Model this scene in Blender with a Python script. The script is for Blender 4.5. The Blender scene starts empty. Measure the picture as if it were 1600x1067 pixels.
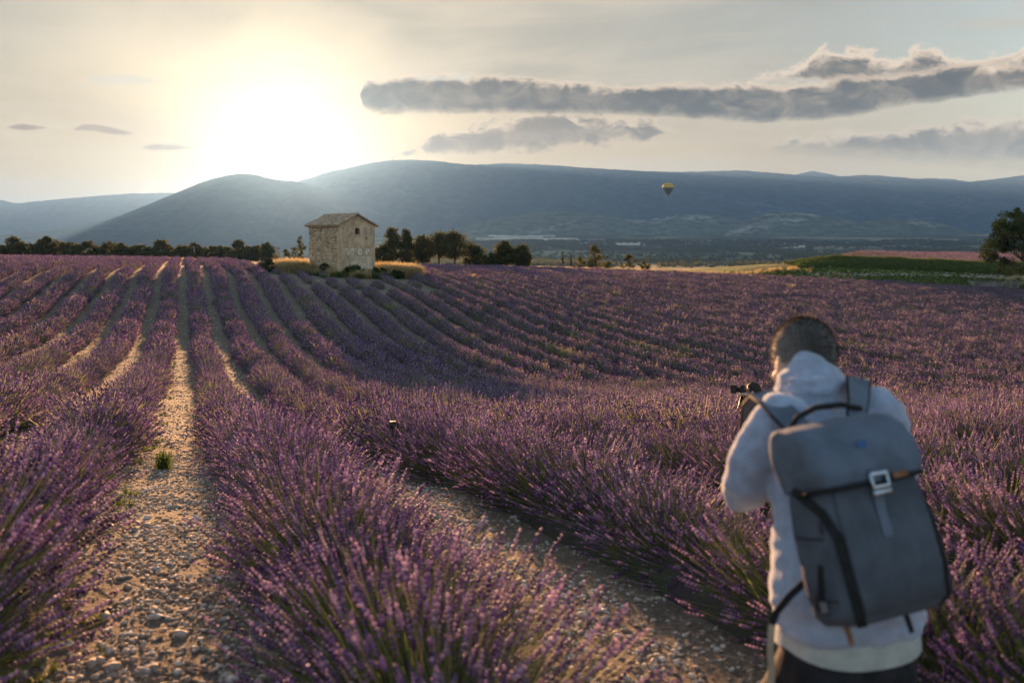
import bpy, bmesh, math, random
import numpy as np
from mathutils import Vector, Matrix, Euler
R = math.radians
random.seed(7)
rng = np.random.default_rng(7)

# ------------------------------------------------------------------ camera, sky, sun, exposure
scn = bpy.context.scene
COL = scn.collection
FPX, HPX = 1556.0, 387.0                       # focal length and eye-level line, in pixels of the 1600 px photograph
PITCH = math.atan((533.5 - HPX) / FPX)
cam_d = bpy.data.cameras.new('camera')
cam_d.lens = 35.0; cam_d.sensor_width = 36.0
cam_d.clip_start = 0.05; cam_d.clip_end = 60000
cam_d.dof.use_dof = True; cam_d.dof.focus_distance = 16.0; cam_d.dof.aperture_fstop = 2.5
cam = bpy.data.objects.new('camera', cam_d); COL.objects.link(cam)
cam.location = (0, 0, 0)                       # the eye is the origin; the ground lies about 1.7 m below it
cam.rotation_euler = (R(90) - PITCH, 0, 0)
scn.camera = cam

SUN_AZ, SUN_EL = R(-12.8), R(5.4)              # azimuth from the view axis (left is negative), elevation
SUN_DIR = Vector((math.sin(SUN_AZ) * math.cos(SUN_EL), math.cos(SUN_AZ) * math.cos(SUN_EL), math.sin(SUN_EL)))
sun_d = bpy.data.lights.new('sun', 'SUN')
sun_d.energy = 5.0; sun_d.angle = R(0.5); sun_d.color = (1.0, 0.53, 0.25)
sun = bpy.data.objects.new('sun', sun_d); COL.objects.link(sun)
sun.rotation_euler = SUN_DIR.to_track_quat('Z', 'Y').to_euler()

scn.view_settings.view_transform = 'Standard'
scn.view_settings.look = 'None'
scn.view_settings.exposure = 2.5
scn.view_settings.gamma = 1.0
scn.view_settings.use_curve_mapping = False
cy = scn.cycles
cy.max_bounces = 5; cy.diffuse_bounces = 3; cy.glossy_bounces = 2; cy.transmission_bounces = 3
cy.transparent_max_bounces = 4; cy.volume_bounces = 0
cy.sample_clamp_indirect = 6.0
cy.use_denoising = True
cy.use_adaptive_sampling = True; cy.adaptive_threshold = 0.012


def ray(x, y):
    cx = (x - 800) / FPX; c0 = (533.5 - y) / FPX
    c, s = math.cos(PITCH), math.sin(PITCH)
    return cx / (c + c0 * s), (-s + c0 * c) / (c + c0 * s)


class NT:
    """small helper to wire shader / geometry nodes"""
    def __init__(self, tree):
        self.t = tree
    def new(self, typ, **kw):
        n = self.t.nodes.new(typ)
        for k, v in kw.items():
            setattr(n, k, v)
        return n
    def put(self, sock, v):
        if isinstance(v, bpy.types.NodeSocket):
            self.t.links.new(v, sock)
        else:
            sock.default_value = v
    def math(self, op, a, b=0.0, c=0.0, clamp=False):
        n = self.new('ShaderNodeMath', operation=op, use_clamp=clamp)
        for i, v in enumerate((a, b, c)):
            self.put(n.inputs[i], v)
        return n.outputs[0]
    def ramp(self, x, a, b, lo=0.0, hi=1.0, smooth=True):
        n = self.new('ShaderNodeMapRange', interpolation_type='SMOOTHSTEP' if smooth else 'LINEAR')
        for i, v in zip((0, 1, 2, 3, 4), (x, a, b, lo, hi)):
            self.put(n.inputs[i], v)
        return n.outputs[0]
    K = 1.0                                                         # scale on plain colours (sky units)
    def mix(self, f, a, b, blend='MIX'):
        n = self.new('ShaderNodeMix', data_type='RGBA', blend_type=blend)
        self.put(n.inputs[0], f)
        for s, v in ((n.inputs[6], a), (n.inputs[7], b)):
            if isinstance(v, tuple) and len(v) == 3:
                v = tuple(c * self.K for c in v) + (1.0,)
            self.put(s, v)
        return n.outputs[2]
    def noise(self, vec, scale, detail=4.0, rough=0.55, dist=0.0, dim='3D', w=0.0):
        n = self.new('ShaderNodeTexNoise', noise_dimensions=dim)
        if vec is not None:
            self.put(n.inputs['Vector'], vec)
        n.inputs['Scale'].default_value = scale; n.inputs['Detail'].default_value = detail
        n.inputs['Roughness'].default_value = rough; n.inputs['Distortion'].default_value = dist
        if dim == '4D':
            n.inputs['W'].default_value = w
        return n.outputs['Fac']
    def comb(self, x, y, z=0.0):
        n = self.new('ShaderNodeCombineXYZ')
        for i, v in enumerate((x, y, z)):
            self.put(n.inputs[i], v)
        return n.outputs[0]
    def curve(self, x, pts):
        """piecewise curve through pts (x in 0..1, y in 0..1)"""
        n = self.new('ShaderNodeFloatCurve')
        c = n.mapping.curves[0]
        c.points[0].location = pts[0]; c.points[1].location = pts[-1]
        for p in pts[1:-1]:
            c.points.new(*p)
        for p in c.points:
            p.handle_type = 'AUTO'
        n.mapping.update()
        self.put(n.inputs['Value'], x)
        return n.outputs[0]


def build_sky():
    w = bpy.data.worlds.new('World'); scn.world = w; w.use_nodes = True
    t = w.node_tree; t.nodes.clear(); N = NT(t)
    STR = 0.085; N.K = 0.21
    sky = N.new('ShaderNodeTexSky', sky_type='NISHITA', sun_disc=False)
    sky.sun_elevation = SUN_EL; sky.sun_rotation = SUN_AZ
    sky.altitude = 500; sky.air_density = 1.0; sky.dust_density = 1.2; sky.ozone_density = 1.0
    tc = N.new('ShaderNodeTexCoord')
    sep = N.new('ShaderNodeSeparateXYZ'); N.put(sep.inputs[0], tc.outputs['Generated'])
    X, Y, Z = sep.outputs
    az = N.math('ARCTAN2', X, Y)                                   # radians, 0 along the view axis
    el = N.math('ARCSINE', N.math('MINIMUM', N.math('MAXIMUM', Z, -1.0), 1.0))
    dot = N.new('ShaderNodeVectorMath', operation='DOT_PRODUCT')
    N.put(dot.inputs[0], tc.outputs['Generated']); dot.inputs[1].default_value = SUN_DIR
    ang = N.math('ARCCOSINE', N.math('MINIMUM', N.math('MAXIMUM', dot.outputs['Value'], -1.0), 1.0))
    # coordinates in which clouds stretch along the horizon
    P = N.comb(az, N.math('MULTIPLY', el, 2.6), 0.0)
    P2 = N.comb(az, N.math('MULTIPLY', el, 1.5), 3.7)
    n1 = N.noise(P, 9.0, 7.0, 0.6, 0.3)
    n2 = N.noise(P2, 38.0, 7.0, 0.62, 0.8)
    n3 = N.noise(P2, 70.0, 4.0, 0.6, 0.2)
    nlow = N.noise(P, 3.2, 5.0, 0.55, 0.4)
    # thin high veil: brighter towards the sun
    vs = N.ramp(ang, 0.0, 1.5, 1.0, 0.0)
    veil_col = N.mix(vs, (2.7, 3.05, 3.1), (3.8, 3.4, 2.75))
    veil_amt = N.math('MULTIPLY', N.ramp(nlow, 0.30, 0.72, 0.93, 0.99), N.math('MULTIPLY', N.ramp(ang, 0.45, 1.2, 1.0, 0.5), N.ramp(ang, 0.5, 1.6, 1.0, 0.12)))
    col = N.mix(veil_amt, sky.outputs[0], veil_col)
    warm = N.math('MULTIPLY', N.ramp(el, 0.03, 0.20, 1.0, 0.0), N.ramp(ang, 0.12, 1.1, 1.0, 0.42))
    col = N.mix(N.math('MULTIPLY', warm, 0.88), col, (8.6, 5.5, 2.2))
    streak = N.noise(N.comb(N.math('MULTIPLY', az, 1.2), N.math('MULTIPLY', el, 9.0), 1.3), 3.0, 6.0, 0.6, 0.8)
    col = N.mix(N.ramp(streak, 0.42, 0.72, 0.0, 0.6), col, N.mix(vs, (3.0, 3.0, 2.9), (8.5, 6.9, 5.0)))
    # aureole of thin cloud round the sun
    aur = N.math('EXPONENT', N.math('MULTIPLY', N.math('POWER', N.math('DIVIDE', ang, 0.058), 1.6), -1.0))
    aur2 = N.math('EXPONENT', N.math('MULTIPLY', N.math('POWER', N.math('DIVIDE', ang, 0.17), 1.4), -1.0))
    # cloud bands: (curve of centre, half height up, half height down) as functions of azimuth 0..1 over -0.62..0.62
    def aa(px):
        return (math.atan((px - 800) / FPX) + 0.62) / 1.24
    azn = N.ramp(az, -0.62, 0.62, 0.0, 1.0, smooth=False)
    def ee(x, y):
        a, b = ray(x, y)
        return math.atan(b / math.hypot(a, 1)) / 0.30              # elevation 0..0.30 rad -> 0..1
    def band(top, bot, namp, soft_t, soft_b, w):
        tp = N.math('MULTIPLY', N.curve(azn, [(0.0, ee(*top[0]))] + [(aa(x), ee(x, y)) for x, y in top] + [(1.0, ee(*top[-1]))]), 0.30)
        bt = N.math('MULTIPLY', N.curve(azn, [(0.0, ee(*bot[0]))] + [(aa(x), ee(x, y)) for x, y in bot] + [(1.0, ee(*bot[-1]))]), 0.30)
        nz = N.math('SUBTRACT', N.math('ADD', N.math('MULTIPLY', n1, 0.40), N.math('ADD', N.math('MULTIPLY', n2, 0.6), N.math('MULTIPLY', n3, 0.25))), 0.585)
        nz = N.math('MULTIPLY', nz, namp)
        ht = N.math('ADD', N.math('SUBTRACT', tp, el), nz)
        hb = N.math('ADD', N.math('SUBTRACT', el, bt), N.math('MULTIPLY', nz, 0.55))
        a = N.math('MULTIPLY', N.ramp(ht, 0.0, soft_t), N.ramp(hb, 0.0, soft_b))
        return a, ht, hb
    def lay(col, a, ht, hb, dark, lit, rim, dens):
        """thin edges let the sun through, the thick middle is grey"""
        core = N.math('MULTIPLY', N.ramp(ht, 0.002, rim), N.ramp(hb, 0.001, rim * 0.6))
        core = N.math('MULTIPLY', core, N.ramp(N.math('ADD', n2, N.math('MULTIPLY', n1, 0.6)), 0.50, 0.95, 0.72, 1.0))
        near = N.ramp(ang, 0.10, 0.42, 1.0, 0.0)
        dk = N.mix(near, dark, tuple(d * k for d, k in zip(dark, (1.75, 1.35, 0.95))))
        return N.mix(N.math('MULTIPLY', a, dens), col, N.mix(core, lit, dk))
    col = N.mix(1.0, col, N.mix(aur2, (0, 0, 0), (2.0, 1.25, 0.40)), 'ADD')
    col = N.mix(1.0, col, N.mix(aur, (0, 0, 0), (10.0, 8.4, 5.6)), 'ADD')
    cream = (8.6, 6.6, 4.6)
    # soft golden-grey sheet below the main band
    a, ht, hb = band([(560, 262), (640, 236), (700, 205), (780, 186), (900, 178), (1000, 184), (1055, 205), (1090, 240)],
                     [(560, 262), (640, 250), (760, 244), (900, 236), (1000, 226), (1055, 212), (1090, 240)], 0.064, 0.010, 0.012, 1)
    col = lay(col, a, ht, hb, (1.5, 1.1, 0.75), (10.5, 7.8, 5.0), 0.014, 0.9)
    # low bank at the right
    a, ht, hb = band([(1080, 262), (1170, 240), (1220, 214), (1300, 210), (1380, 208), (1450, 192), (1560, 180), (1640, 182)],
                     [(1080, 262), (1170, 248), (1300, 258), (1450, 268), (1640, 276)], 0.052, 0.009, 0.03, 2)
    col = lay(col, a, ht, hb, (1.6, 1.3, 1.0), (9.6, 7.3, 5.2), 0.014, 0.85)
    # upper right lobes
    a, ht, hb = band([(1120, 140), (1180, 118), (1230, 98), (1290, 76), (1340, 82), (1400, 92), (1430, 78), (1480, 92), (1560, 84), (1640, 66)],
                     [(1120, 140), (1200, 134), (1300, 140), (1450, 140), (1640, 150)], 0.052, 0.007, 0.012, 3)
    col = lay(col, a, ht, hb, (0.9, 0.7, 0.5), (11.0, 8.4, 6.0), 0.016, 0.95)
    # the long dark band
    a, ht, hb = band([(564, 150), (570, 130), (586, 122), (640, 119), (720, 117), (800, 119), (900, 127), (1000, 132), (1130, 128), (1200, 126), (1300, 119), (1400, 110), (1500, 100), (1640, 96)],
                     [(564, 152), (570, 174), (586, 182), (640, 184), (800, 182), (960, 186), (1080, 190), (1200, 197), (1280, 193), (1400, 174), (1520, 156), (1640, 150)], 0.034, 0.008, 0.012, 4)
    col = lay(col, a, ht, hb, (0.55, 0.40, 0.28), (11.0, 8.2, 5.6), 0.011, 0.97)
    # small wisps at the left
    for tp, bt in (([(10, 200), (40, 190), (80, 193), (120, 200)], [(10, 200), (40, 206), (80, 206), (120, 200)]),
                   ([(110, 208), (145, 188), (190, 196), (240, 210)], [(110, 208), (145, 208), (190, 214), (240, 210)]),
                   ([(210, 232), (250, 220), (300, 225), (340, 232)], [(210, 232), (250, 238), (300, 236), (340, 232)])):
        a, ht, hb = band(tp, bt, 0.010, 0.003, 0.003, 5)
        col = lay(col, a, ht, hb, (2.6, 1.9, 1.25), (9.0, 6.4, 3.8), 0.005, 0.95)
    for tp, bt in (([(130, 126), (170, 116), (220, 116), (290, 132)], [(130, 126), (170, 134), (220, 136), (290, 132)]),
                   ([(370, 110), (400, 104), (430, 106), (460, 112)], [(370, 110), (400, 113), (430, 113), (460, 112)]),
                   ([(640, 126), (668, 116), (700, 120), (725, 113), (745, 126)], [(640, 126), (668, 128), (700, 128), (725, 128), (745, 126)])):
        a, ht, hb = band(tp, bt, 0.012, 0.004, 0.004, 6)
        col = lay(col, a, ht, hb, cream, (7.8, 6.9, 5.6), 0.02, 0.75)
    bg = N.new('ShaderNodeBackground'); N.put(bg.inputs[0], col); bg.inputs[1].default_value = STR
    out = N.new('ShaderNodeOutputWorld'); N.put(out.inputs[0], bg.outputs[0])
build_sky()

# ------------------------------------------------------------------ helpers
def px(x, y, Y):
    """the point at depth Y that the photograph shows at pixel x, y"""
    a, b = ray(x, y)
    return Vector((a * Y, Y, b * Y))

def tag(o, label=None, cat=None, group=None, kind=None):
    if label: o['label'] = label
    if cat: o['category'] = cat
    if group: o['group'] = group
    if kind: o['kind'] = kind
    return o
def empty(name, loc=(0, 0, 0), rz=0.0):
    o = bpy.data.objects.new(name, None); COL.objects.link(o)
    o.location = loc; o.rotation_euler = (0, 0, rz); o.empty_display_size = 0.2
    return o
def link(name, me, parent=None, mat=None, col=None):
    o = bpy.data.objects.new(name, me); (col or COL).objects.link(o)
    if mat is not None and len(me.materials) == 0:
        for m in (mat if isinstance(mat, (list, tuple)) else [mat]):
            me.materials.append(m)
    if parent: o.parent = parent
    return o
def copy_tree(root):
    c = root.copy(); COL.objects.link(c)
    for ch in root.children:
        k = ch.copy(); COL.objects.link(k); k.parent = c
        k.matrix_parent_inverse = ch.matrix_parent_inverse.copy()
        for g in ch.children:
            q = g.copy(); COL.objects.link(q); q.parent = k
    return c
def mesh_np(name, V, F, mats=None, mi=None, smooth=False, attr=None):
    """mesh from numpy arrays; F is (n,3) or (n,4) or a list of such arrays"""
    me = bpy.data.meshes.new(name)
    Fs = F if isinstance(F, list) else [F]
    Fs = [np.asarray(f, dtype=np.int32) for f in Fs if len(f)]
    V = np.asarray(V, dtype=np.float32)
    me.vertices.add(len(V)); me.vertices.foreach_set('co', V.ravel())
    nl = sum(f.size for f in Fs); npoly = sum(len(f) for f in Fs)
    me.loops.add(nl); me.polygons.add(npoly)
    me.loops.foreach_set('vertex_index', np.concatenate([f.ravel() for f in Fs]))
    sizes = np.concatenate([np.full(len(f), f.shape[1], dtype=np.int32) for f in Fs])
    starts = np.concatenate([[0], np.cumsum(sizes)[:-1]]).astype(np.int32)
    me.polygons.foreach_set('loop_start', starts)
    if mi is not None: me.polygons.foreach_set('material_index', np.asarray(mi, dtype=np.int32))
    if smooth: me.polygons.foreach_set('use_smooth', np.ones(npoly, dtype=bool))
    for m in (mats or []): me.materials.append(m)
    if attr:
        for k, v in attr.items():
            v = np.asarray(v)
            if v.ndim == 1 and v.dtype.kind in 'iu':
                a = me.attributes.new(k, 'INT', 'POINT'); a.data.foreach_set('value', v.astype(np.int32))
            elif v.ndim == 1:
                a = me.attributes.new(k, 'FLOAT', 'POINT'); a.data.foreach_set('value', v.astype(np.float32))
            else:
                a = me.attributes.new(k, 'FLOAT_VECTOR', 'POINT'); a.data.foreach_set('vector', v.astype(np.float32).ravel())
    me.update(calc_edges=True)
    return me

class MB:
    """collects verts and faces, any face size"""
    def __init__(self):
        self.v = []; self.f = []; self.m = []
    def add(self, vs, fs, m=0):
        o = len(self.v); self.v += [tuple(v) for v in vs]
        for f in fs:
            self.f.append([i + o for i in f]); self.m.append(m)
    def box(self, c, sz, M=None, m=0):
        hx, hy, hz = (s / 2 for s in sz)
        vs = [Vector((x * hx, y * hy, z * hz)) for x in (-1, 1) for y in (-1, 1) for z in (-1, 1)]
        if M is not None: vs = [M @ v for v in vs]
        vs = [v + Vector(c) for v in vs]
        self.add(vs, [(0, 1, 3, 2), (4, 6, 7, 5), (0, 4, 5, 1), (2, 3, 7, 6), (0, 2, 6, 4), (1, 5, 7, 3)], m)
    def tube(self, pts, rad, n=8, m=0, cap=True):
        """round tube along pts with one radius or a radius per point"""
        pts = [Vector(p) for p in pts]
        rr = rad if isinstance(rad, (list, tuple)) else [rad] * len(pts)
        o = len(self.v); prev = None
        for i, p in enumerate(pts):
            d = (pts[min(i + 1, len(pts) - 1)] - pts[max(i - 1, 0)]).normalized()
            if prev is None:
                s = d.cross(Vector((0, 0, 1)) if abs(d.z) < 0.9 else Vector((1, 0, 0))).normalized()
            else:
                s = (prev - d * prev.dot(d)).normalized()
            prev = s; t = d.cross(s)
            for k in range(n):
                a = 2 * math.pi * k / n
                self.v.append(tuple(p + (s * math.cos(a) + t * math.sin(a)) * rr[i]))
        for i in range(len(pts) - 1):
            for k in range(n):
                a = o + i * n + k; b = o + i * n + (k + 1) % n
                self.f.append([a, b, b + n, a + n]); self.m.append(m)
        if cap:
            self.f.append([o + k for k in range(n)][::-1]); self.m.append(m)
            e = o + (len(pts) - 1) * n
            self.f.append([e + k for k in range(n)]); self.m.append(m)
    def strip(self, pts, nrm, width, thick, m=0):
        """flat strap along pts: nrm gives the outward direction per point"""
        pts = [Vector(p) for p in pts]; o = len(self.v)
        ws = width if isinstance(width, (list, tuple)) else [width] * len(pts)
        for i, p in enumerate(pts):
            d = (pts[min(i + 1, len(pts) - 1)] - pts[max(i - 1, 0)]).normalized()
            n = Vector(nrm[i]); n = (n - d * n.dot(d)).normalized(); s = d.cross(n)
            for a, b in ((-1, 0), (1, 0), (1, 1), (-1, 1)):
                self.v.append(tuple(p + s * (a * ws[i] / 2) + n * (b * thick)))
        for i in range(len(pts) - 1):
            for k in range(4):
                a = o + i * 4 + k; b = o + i * 4 + (k + 1) % 4
                self.f.append([a, b, b + 4, a + 4]); self.m.append(m)
        self.f.append([o, o + 1, o + 2, o + 3]); self.m.append(m)
        e = o + (len(pts) - 1) * 4
        self.f.append([e + 3, e + 2, e + 1, e]); self.m.append(m)
    def loft(self, rings, m=0, cap=True):
        o = len(self.v); n = len(rings[0])
        for r in rings: self.v += [tuple(p) for p in r]
        for i in range(len(rings) - 1):
            for k in range(n):
                a = o + i * n + k; b = o + i * n + (k + 1) % n
                self.f.append([a, b, b + n, a + n]); self.m.append(m)
        if cap:
            self.f.append([o + k for k in range(n)][::-1]); self.m.append(m)
            e = o + (len(rings) - 1) * n
            self.f.append([e + k for k in range(n)]); self.m.append(m)
    def mesh(self, name, mats, smooth=False):
        me = bpy.data.meshes.new(name)
        me.from_pydata(self.v, [], self.f)
        for mm in (mats if isinstance(mats, (list, tuple)) else [mats]): me.materials.append(mm)
        me.polygons.foreach_set('material_index', self.m)
        bm = bmesh.new(); bm.from_mesh(me); bmesh.ops.recalc_face_normals(bm, faces=bm.faces); bm.to_mesh(me); bm.free()
        if smooth: me.polygons.foreach_set('use_smooth', [True] * len(me.polygons))
        me.update()
        return me
    def build(self, name, mats, parent=None, smooth=False):
        return link(name, self.mesh(name, mats, smooth), parent)

def vnoise(x, y, seed=0):
    x = np.asarray(x, float); y = np.asarray(y, float)
    xi = np.floor(x).astype(np.int64); yi = np.floor(y).astype(np.int64); xf = x - xi; yf = y - yi
    def h(a, b):
        n = (a * 374761393 + b * 668265263 + seed * 1442695041) & 0x7fffffff
        n = ((n ^ (n >> 13)) * 1274126177) & 0x7fffffff
        return ((n ^ (n >> 16)) & 0xffff) / 65535.0
    u = xf * xf * (3 - 2 * xf); v = yf * yf * (3 - 2 * yf)
    return (h(xi, yi) * (1 - u) + h(xi + 1, yi) * u) * (1 - v) + (h(xi, yi + 1) * (1 - u) + h(xi + 1, yi + 1) * u) * v
def fbm(x, y, seed=0, o=5, g=0.5):
    s = 0.0; a = 1.0; t = 0.0
    for i in range(o):
        s = s + a * vnoise(np.asarray(x) * 2 ** i, np.asarray(y) * 2 ** i, seed + i * 17); t += a; a *= g
    return s / t

# ------------------------------------------------------------------ materials
def mat_new(name):
    m = bpy.data.materials.new(name); m.use_nodes = True
    t = m.node_tree; t.nodes.clear(); N = NT(t)
    out = N.new('ShaderNodeOutputMaterial')
    return m, N, out
def mat_plain(name, col, rough=0.8, var=0.15, scale=8.0, bump=0.0, bscale=40.0, metal=0.0, col2=None, spec=0.3, coord='Object', transl=0.0):
    m, N, out = mat_new(name)
    tc = N.new('ShaderNodeTexCoord'); v = tc.outputs[coord]
    n = N.noise(v, scale, 5.0)
    c2 = col2 if col2 else tuple(c * (1 - 2 * var) for c in col)
    c = N.mix(N.ramp(n, 0.35, 0.65), tuple(min(1, x * (1 + var)) for x in col), c2)
    b = N.new('ShaderNodeBsdfPrincipled'); N.put(b.inputs['Base Color'], c)
    b.inputs['Roughness'].default_value = rough; b.inputs['Metallic'].default_value = metal
    b.inputs['Specular IOR Level'].default_value = spec
    if bump > 0:
        bp = N.new('ShaderNodeBump'); bp.inputs['Strength'].default_value = 1.0; bp.inputs['Distance'].default_value = bump
        N.put(bp.inputs['Height'], N.noise(v, bscale, 4.0, 0.6)); N.put(b.inputs['Normal'], bp.outputs[0])
    sh = b.outputs[0]
    if transl > 0:
        tr = N.new('ShaderNodeBsdfTranslucent'); N.put(tr.inputs[0], c)
        mx = N.new('ShaderNodeMixShader'); mx.inputs[0].default_value = transl
        N.put(mx.inputs[1], sh); N.put(mx.inputs[2], tr.outputs[0]); sh = mx.outputs[0]
    N.put(out.inputs[0], sh)
    return m
def mat_leaf(name, cols, transl=0.4, rough=0.6, tint=True, rand=0.5, spec=0.25):
    """foliage: colours picked by a per-piece tint attribute and a per-instance random"""
    m, N, out = mat_new(name)
    if tint:
        at = N.new('ShaderNodeAttribute', attribute_name='tint'); f = at.outputs['Fac']
    else:
        f = 0.5
    oi = N.new('ShaderNodeObjectInfo')
    f = N.math('ADD', f, N.math('MULTIPLY', N.math('SUBTRACT', oi.outputs['Random'], 0.5), rand), clamp=True)
    cr = N.new('ShaderNodeValToRGB'); N.put(cr.inputs[0], f)
    els = cr.color_ramp.elements
    els[0].position = 0.0; els[0].color = (*cols[0], 1); els[1].position = 1.0; els[1].color = (*cols[-1], 1)
    for i, c in enumerate(cols[1:-1]):
        e = els.new((i + 1) / (len(cols) - 1)); e.color = (*c, 1)
    b = N.new('ShaderNodeBsdfPrincipled'); N.put(b.inputs['Base Color'], cr.outputs[0])
    b.inputs['Roughness'].default_value = rough; b.inputs['Specular IOR Level'].default_value = spec
    tr = N.new('ShaderNodeBsdfTranslucent'); N.put(tr.inputs[0], cr.outputs[0])
    mx = N.new('ShaderNodeMixShader'); mx.inputs[0].default_value = transl
    N.put(mx.inputs[1], b.outputs[0]); N.put(mx.inputs[2], tr.outputs[0]); N.put(out.inputs[0], mx.outputs[0])
    return m

M_flower = mat_leaf('lavender_flower', [(0.10, 0.045, 0.14), (0.25, 0.135, 0.32), (0.44, 0.28, 0.47), (0.80, 0.57, 0.70)], 0.45, 0.6, True, 0.25)
M_stem = mat_leaf('lavender_stem', [(0.10, 0.14, 0.05), (0.19, 0.22, 0.08), (0.31, 0.29, 0.12), (0.44, 0.37, 0.19)], 0.3, 0.6, True, 0.3)
M_green = mat_leaf('lavender_leaf', [(0.07, 0.11, 0.04), (0.12, 0.17, 0.06), (0.18, 0.22, 0.09)], 0.35, 0.6, True, 0.3)
M_straw = mat_leaf('dry_grass_blade', [(0.35, 0.26, 0.12), (0.48, 0.37, 0.18), (0.58, 0.47, 0.26)], 0.5, 0.7)
M_grass = mat_leaf('green_grass_blade', [(0.06, 0.10, 0.02), (0.11, 0.16, 0.035), (0.20, 0.22, 0.06)], 0.45, 0.6)
M_leaf_dark = mat_leaf('pine_foliage', [(0.045, 0.055, 0.02), (0.10, 0.105, 0.035), (0.19, 0.165, 0.055)], 0.5, 0.9, True, 0.2, 0.04)
M_leaf_oak = mat_leaf('oak_foliage', [(0.022, 0.04, 0.012), (0.042, 0.068, 0.02), (0.075, 0.105, 0.03)], 0.14, 0.95, True, 0.2, 0.02)
M_bark = mat_plain('bark', (0.10, 0.075, 0.055), 0.9, 0.3, 6.0, 0.02, 20.0)
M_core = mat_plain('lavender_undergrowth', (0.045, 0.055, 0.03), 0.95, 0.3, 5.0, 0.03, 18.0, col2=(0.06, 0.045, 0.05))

def mat_ground():
    m, N, out = mat_new('stony_soil')
    tc = N.new('ShaderNodeTexCoord'); v = tc.outputs['Object']
    big = N.noise(v, 0.35, 5.0); mid = N.noise(v, 3.0, 5.0); fine = N.noise(v, 28.0, 5.0, 0.65)
    c = N.mix(N.ramp(mid, 0.35, 0.65), (0.195, 0.158, 0.122), (0.135, 0.108, 0.083))
    c = N.mix(N.ramp(fine, 0.45, 0.7), c, (0.33, 0.27, 0.205))
    c = N.mix(N.math('MULTIPLY', N.ramp(big, 0.4, 0.65), 0.4), c, (0.26, 0.205, 0.145))
    # far valley: patchwork of woods, stubble and meadows
    sp = N.new('ShaderNodeSeparateXYZ'); N.put(sp.inputs[0], v)
    vs = N.comb(N.math('MULTIPLY', sp.outputs[0], 0.0032), N.math('MULTIPLY', sp.outputs[1], 0.0021), 0)
    vo = N.new('ShaderNodeTexVoronoi', feature='F1'); N.put(vo.inputs['Vector'], vs); vo.inputs['Scale'].default_value = 1.0
    sv = N.new('ShaderNodeSeparateColor'); N.put(sv.inputs[0], vo.outputs['Color'])
    fc = N.mix(N.ramp(sv.outputs[0], 0.55, 0.6), (0.035, 0.05, 0.025), (0.10, 0.12, 0.05))
    fc = N.mix(N.ramp(sv.outputs[1], 0.78, 0.8), fc, (0.19, 0.17, 0.10))
    wood = N.noise(v, 0.004, 5.0)
    fc = N.mix(N.ramp(wood, 0.5, 0.56), fc, (0.03, 0.042, 0.022))
    ln = N.new('ShaderNodeVectorMath', operation='LENGTH'); N.put(ln.inputs[0], v)
    mead = N.mix(N.ramp(mid, 0.3, 0.7), (0.14, 0.15, 0.05), (0.25, 0.21, 0.10))
    c = N.mix(N.ramp(ln.outputs['Value'], 170, 185), c, mead)
    c = N.mix(N.ramp(ln.outputs['Value'], 300, 420), c, fc)
    b = N.new('ShaderNodeBsdfPrincipled'); N.put(b.inputs['Base Color'], c); b.inputs['Roughness'].default_value = 0.95
    b.inputs['Specular IOR Level'].default_value = 0.15
    bp = N.new('ShaderNodeBump'); bp.inputs['Distance'].default_value = 0.05; bp.inputs['Strength'].default_value = 0.9
    N.put(bp.inputs['Height'], N.math('ADD', fine, N.math('MULTIPLY', N.noise(v, 9.0, 3.0), 0.8)))
    N.put(b.inputs['Normal'], bp.outputs[0]); N.put(out.inputs[0], b.outputs[0])
    return m
M_ground = mat_ground()

def mat_stone(name, c1, c2, c3):
    m, N, out = mat_new(name)
    tc = N.new('ShaderNodeTexCoord'); oi = N.new('ShaderNodeObjectInfo')
    cr = N.new('ShaderNodeValToRGB'); N.put(cr.inputs[0], oi.outputs['Random'])
    e = cr.color_ramp.elements; e[0].color = (*c1, 1); e[1].color = (*c3, 1); k = e.new(0.5); k.color = (*c2, 1)
    n = N.noise(tc.outputs['Object'], 5.0, 5.0)
    c = N.mix(N.ramp(n, 0.35, 0.7), cr.outputs[0], N.mix(0.5, cr.outputs[0], (0.2, 0.15, 0.1)))
    b = N.new('ShaderNodeBsdfPrincipled'); N.put(b.inputs['Base Color'], c); b.inputs['Roughness'].default_value = 0.85
    b.inputs['Specular IOR Level'].default_value = 0.25
    N.put(out.inputs[0], b.outputs[0])
    return m
M_pebble = mat_stone('limestone_pebble', (0.27, 0.22, 0.18), (0.46, 0.40, 0.34), (0.74, 0.69, 0.63))

# ------------------------------------------------------------------ terrain heights
SC = 1.9 / 1.75
TH = math.atan(ray(288, HPX)[0])                                    # the rows run this way
D_ = np.array([math.sin(TH), math.cos(TH)]); N_ = np.array([math.cos(TH), -math.sin(TH)])
SP = 1.9; V0 = -0.2 * SC
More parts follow.
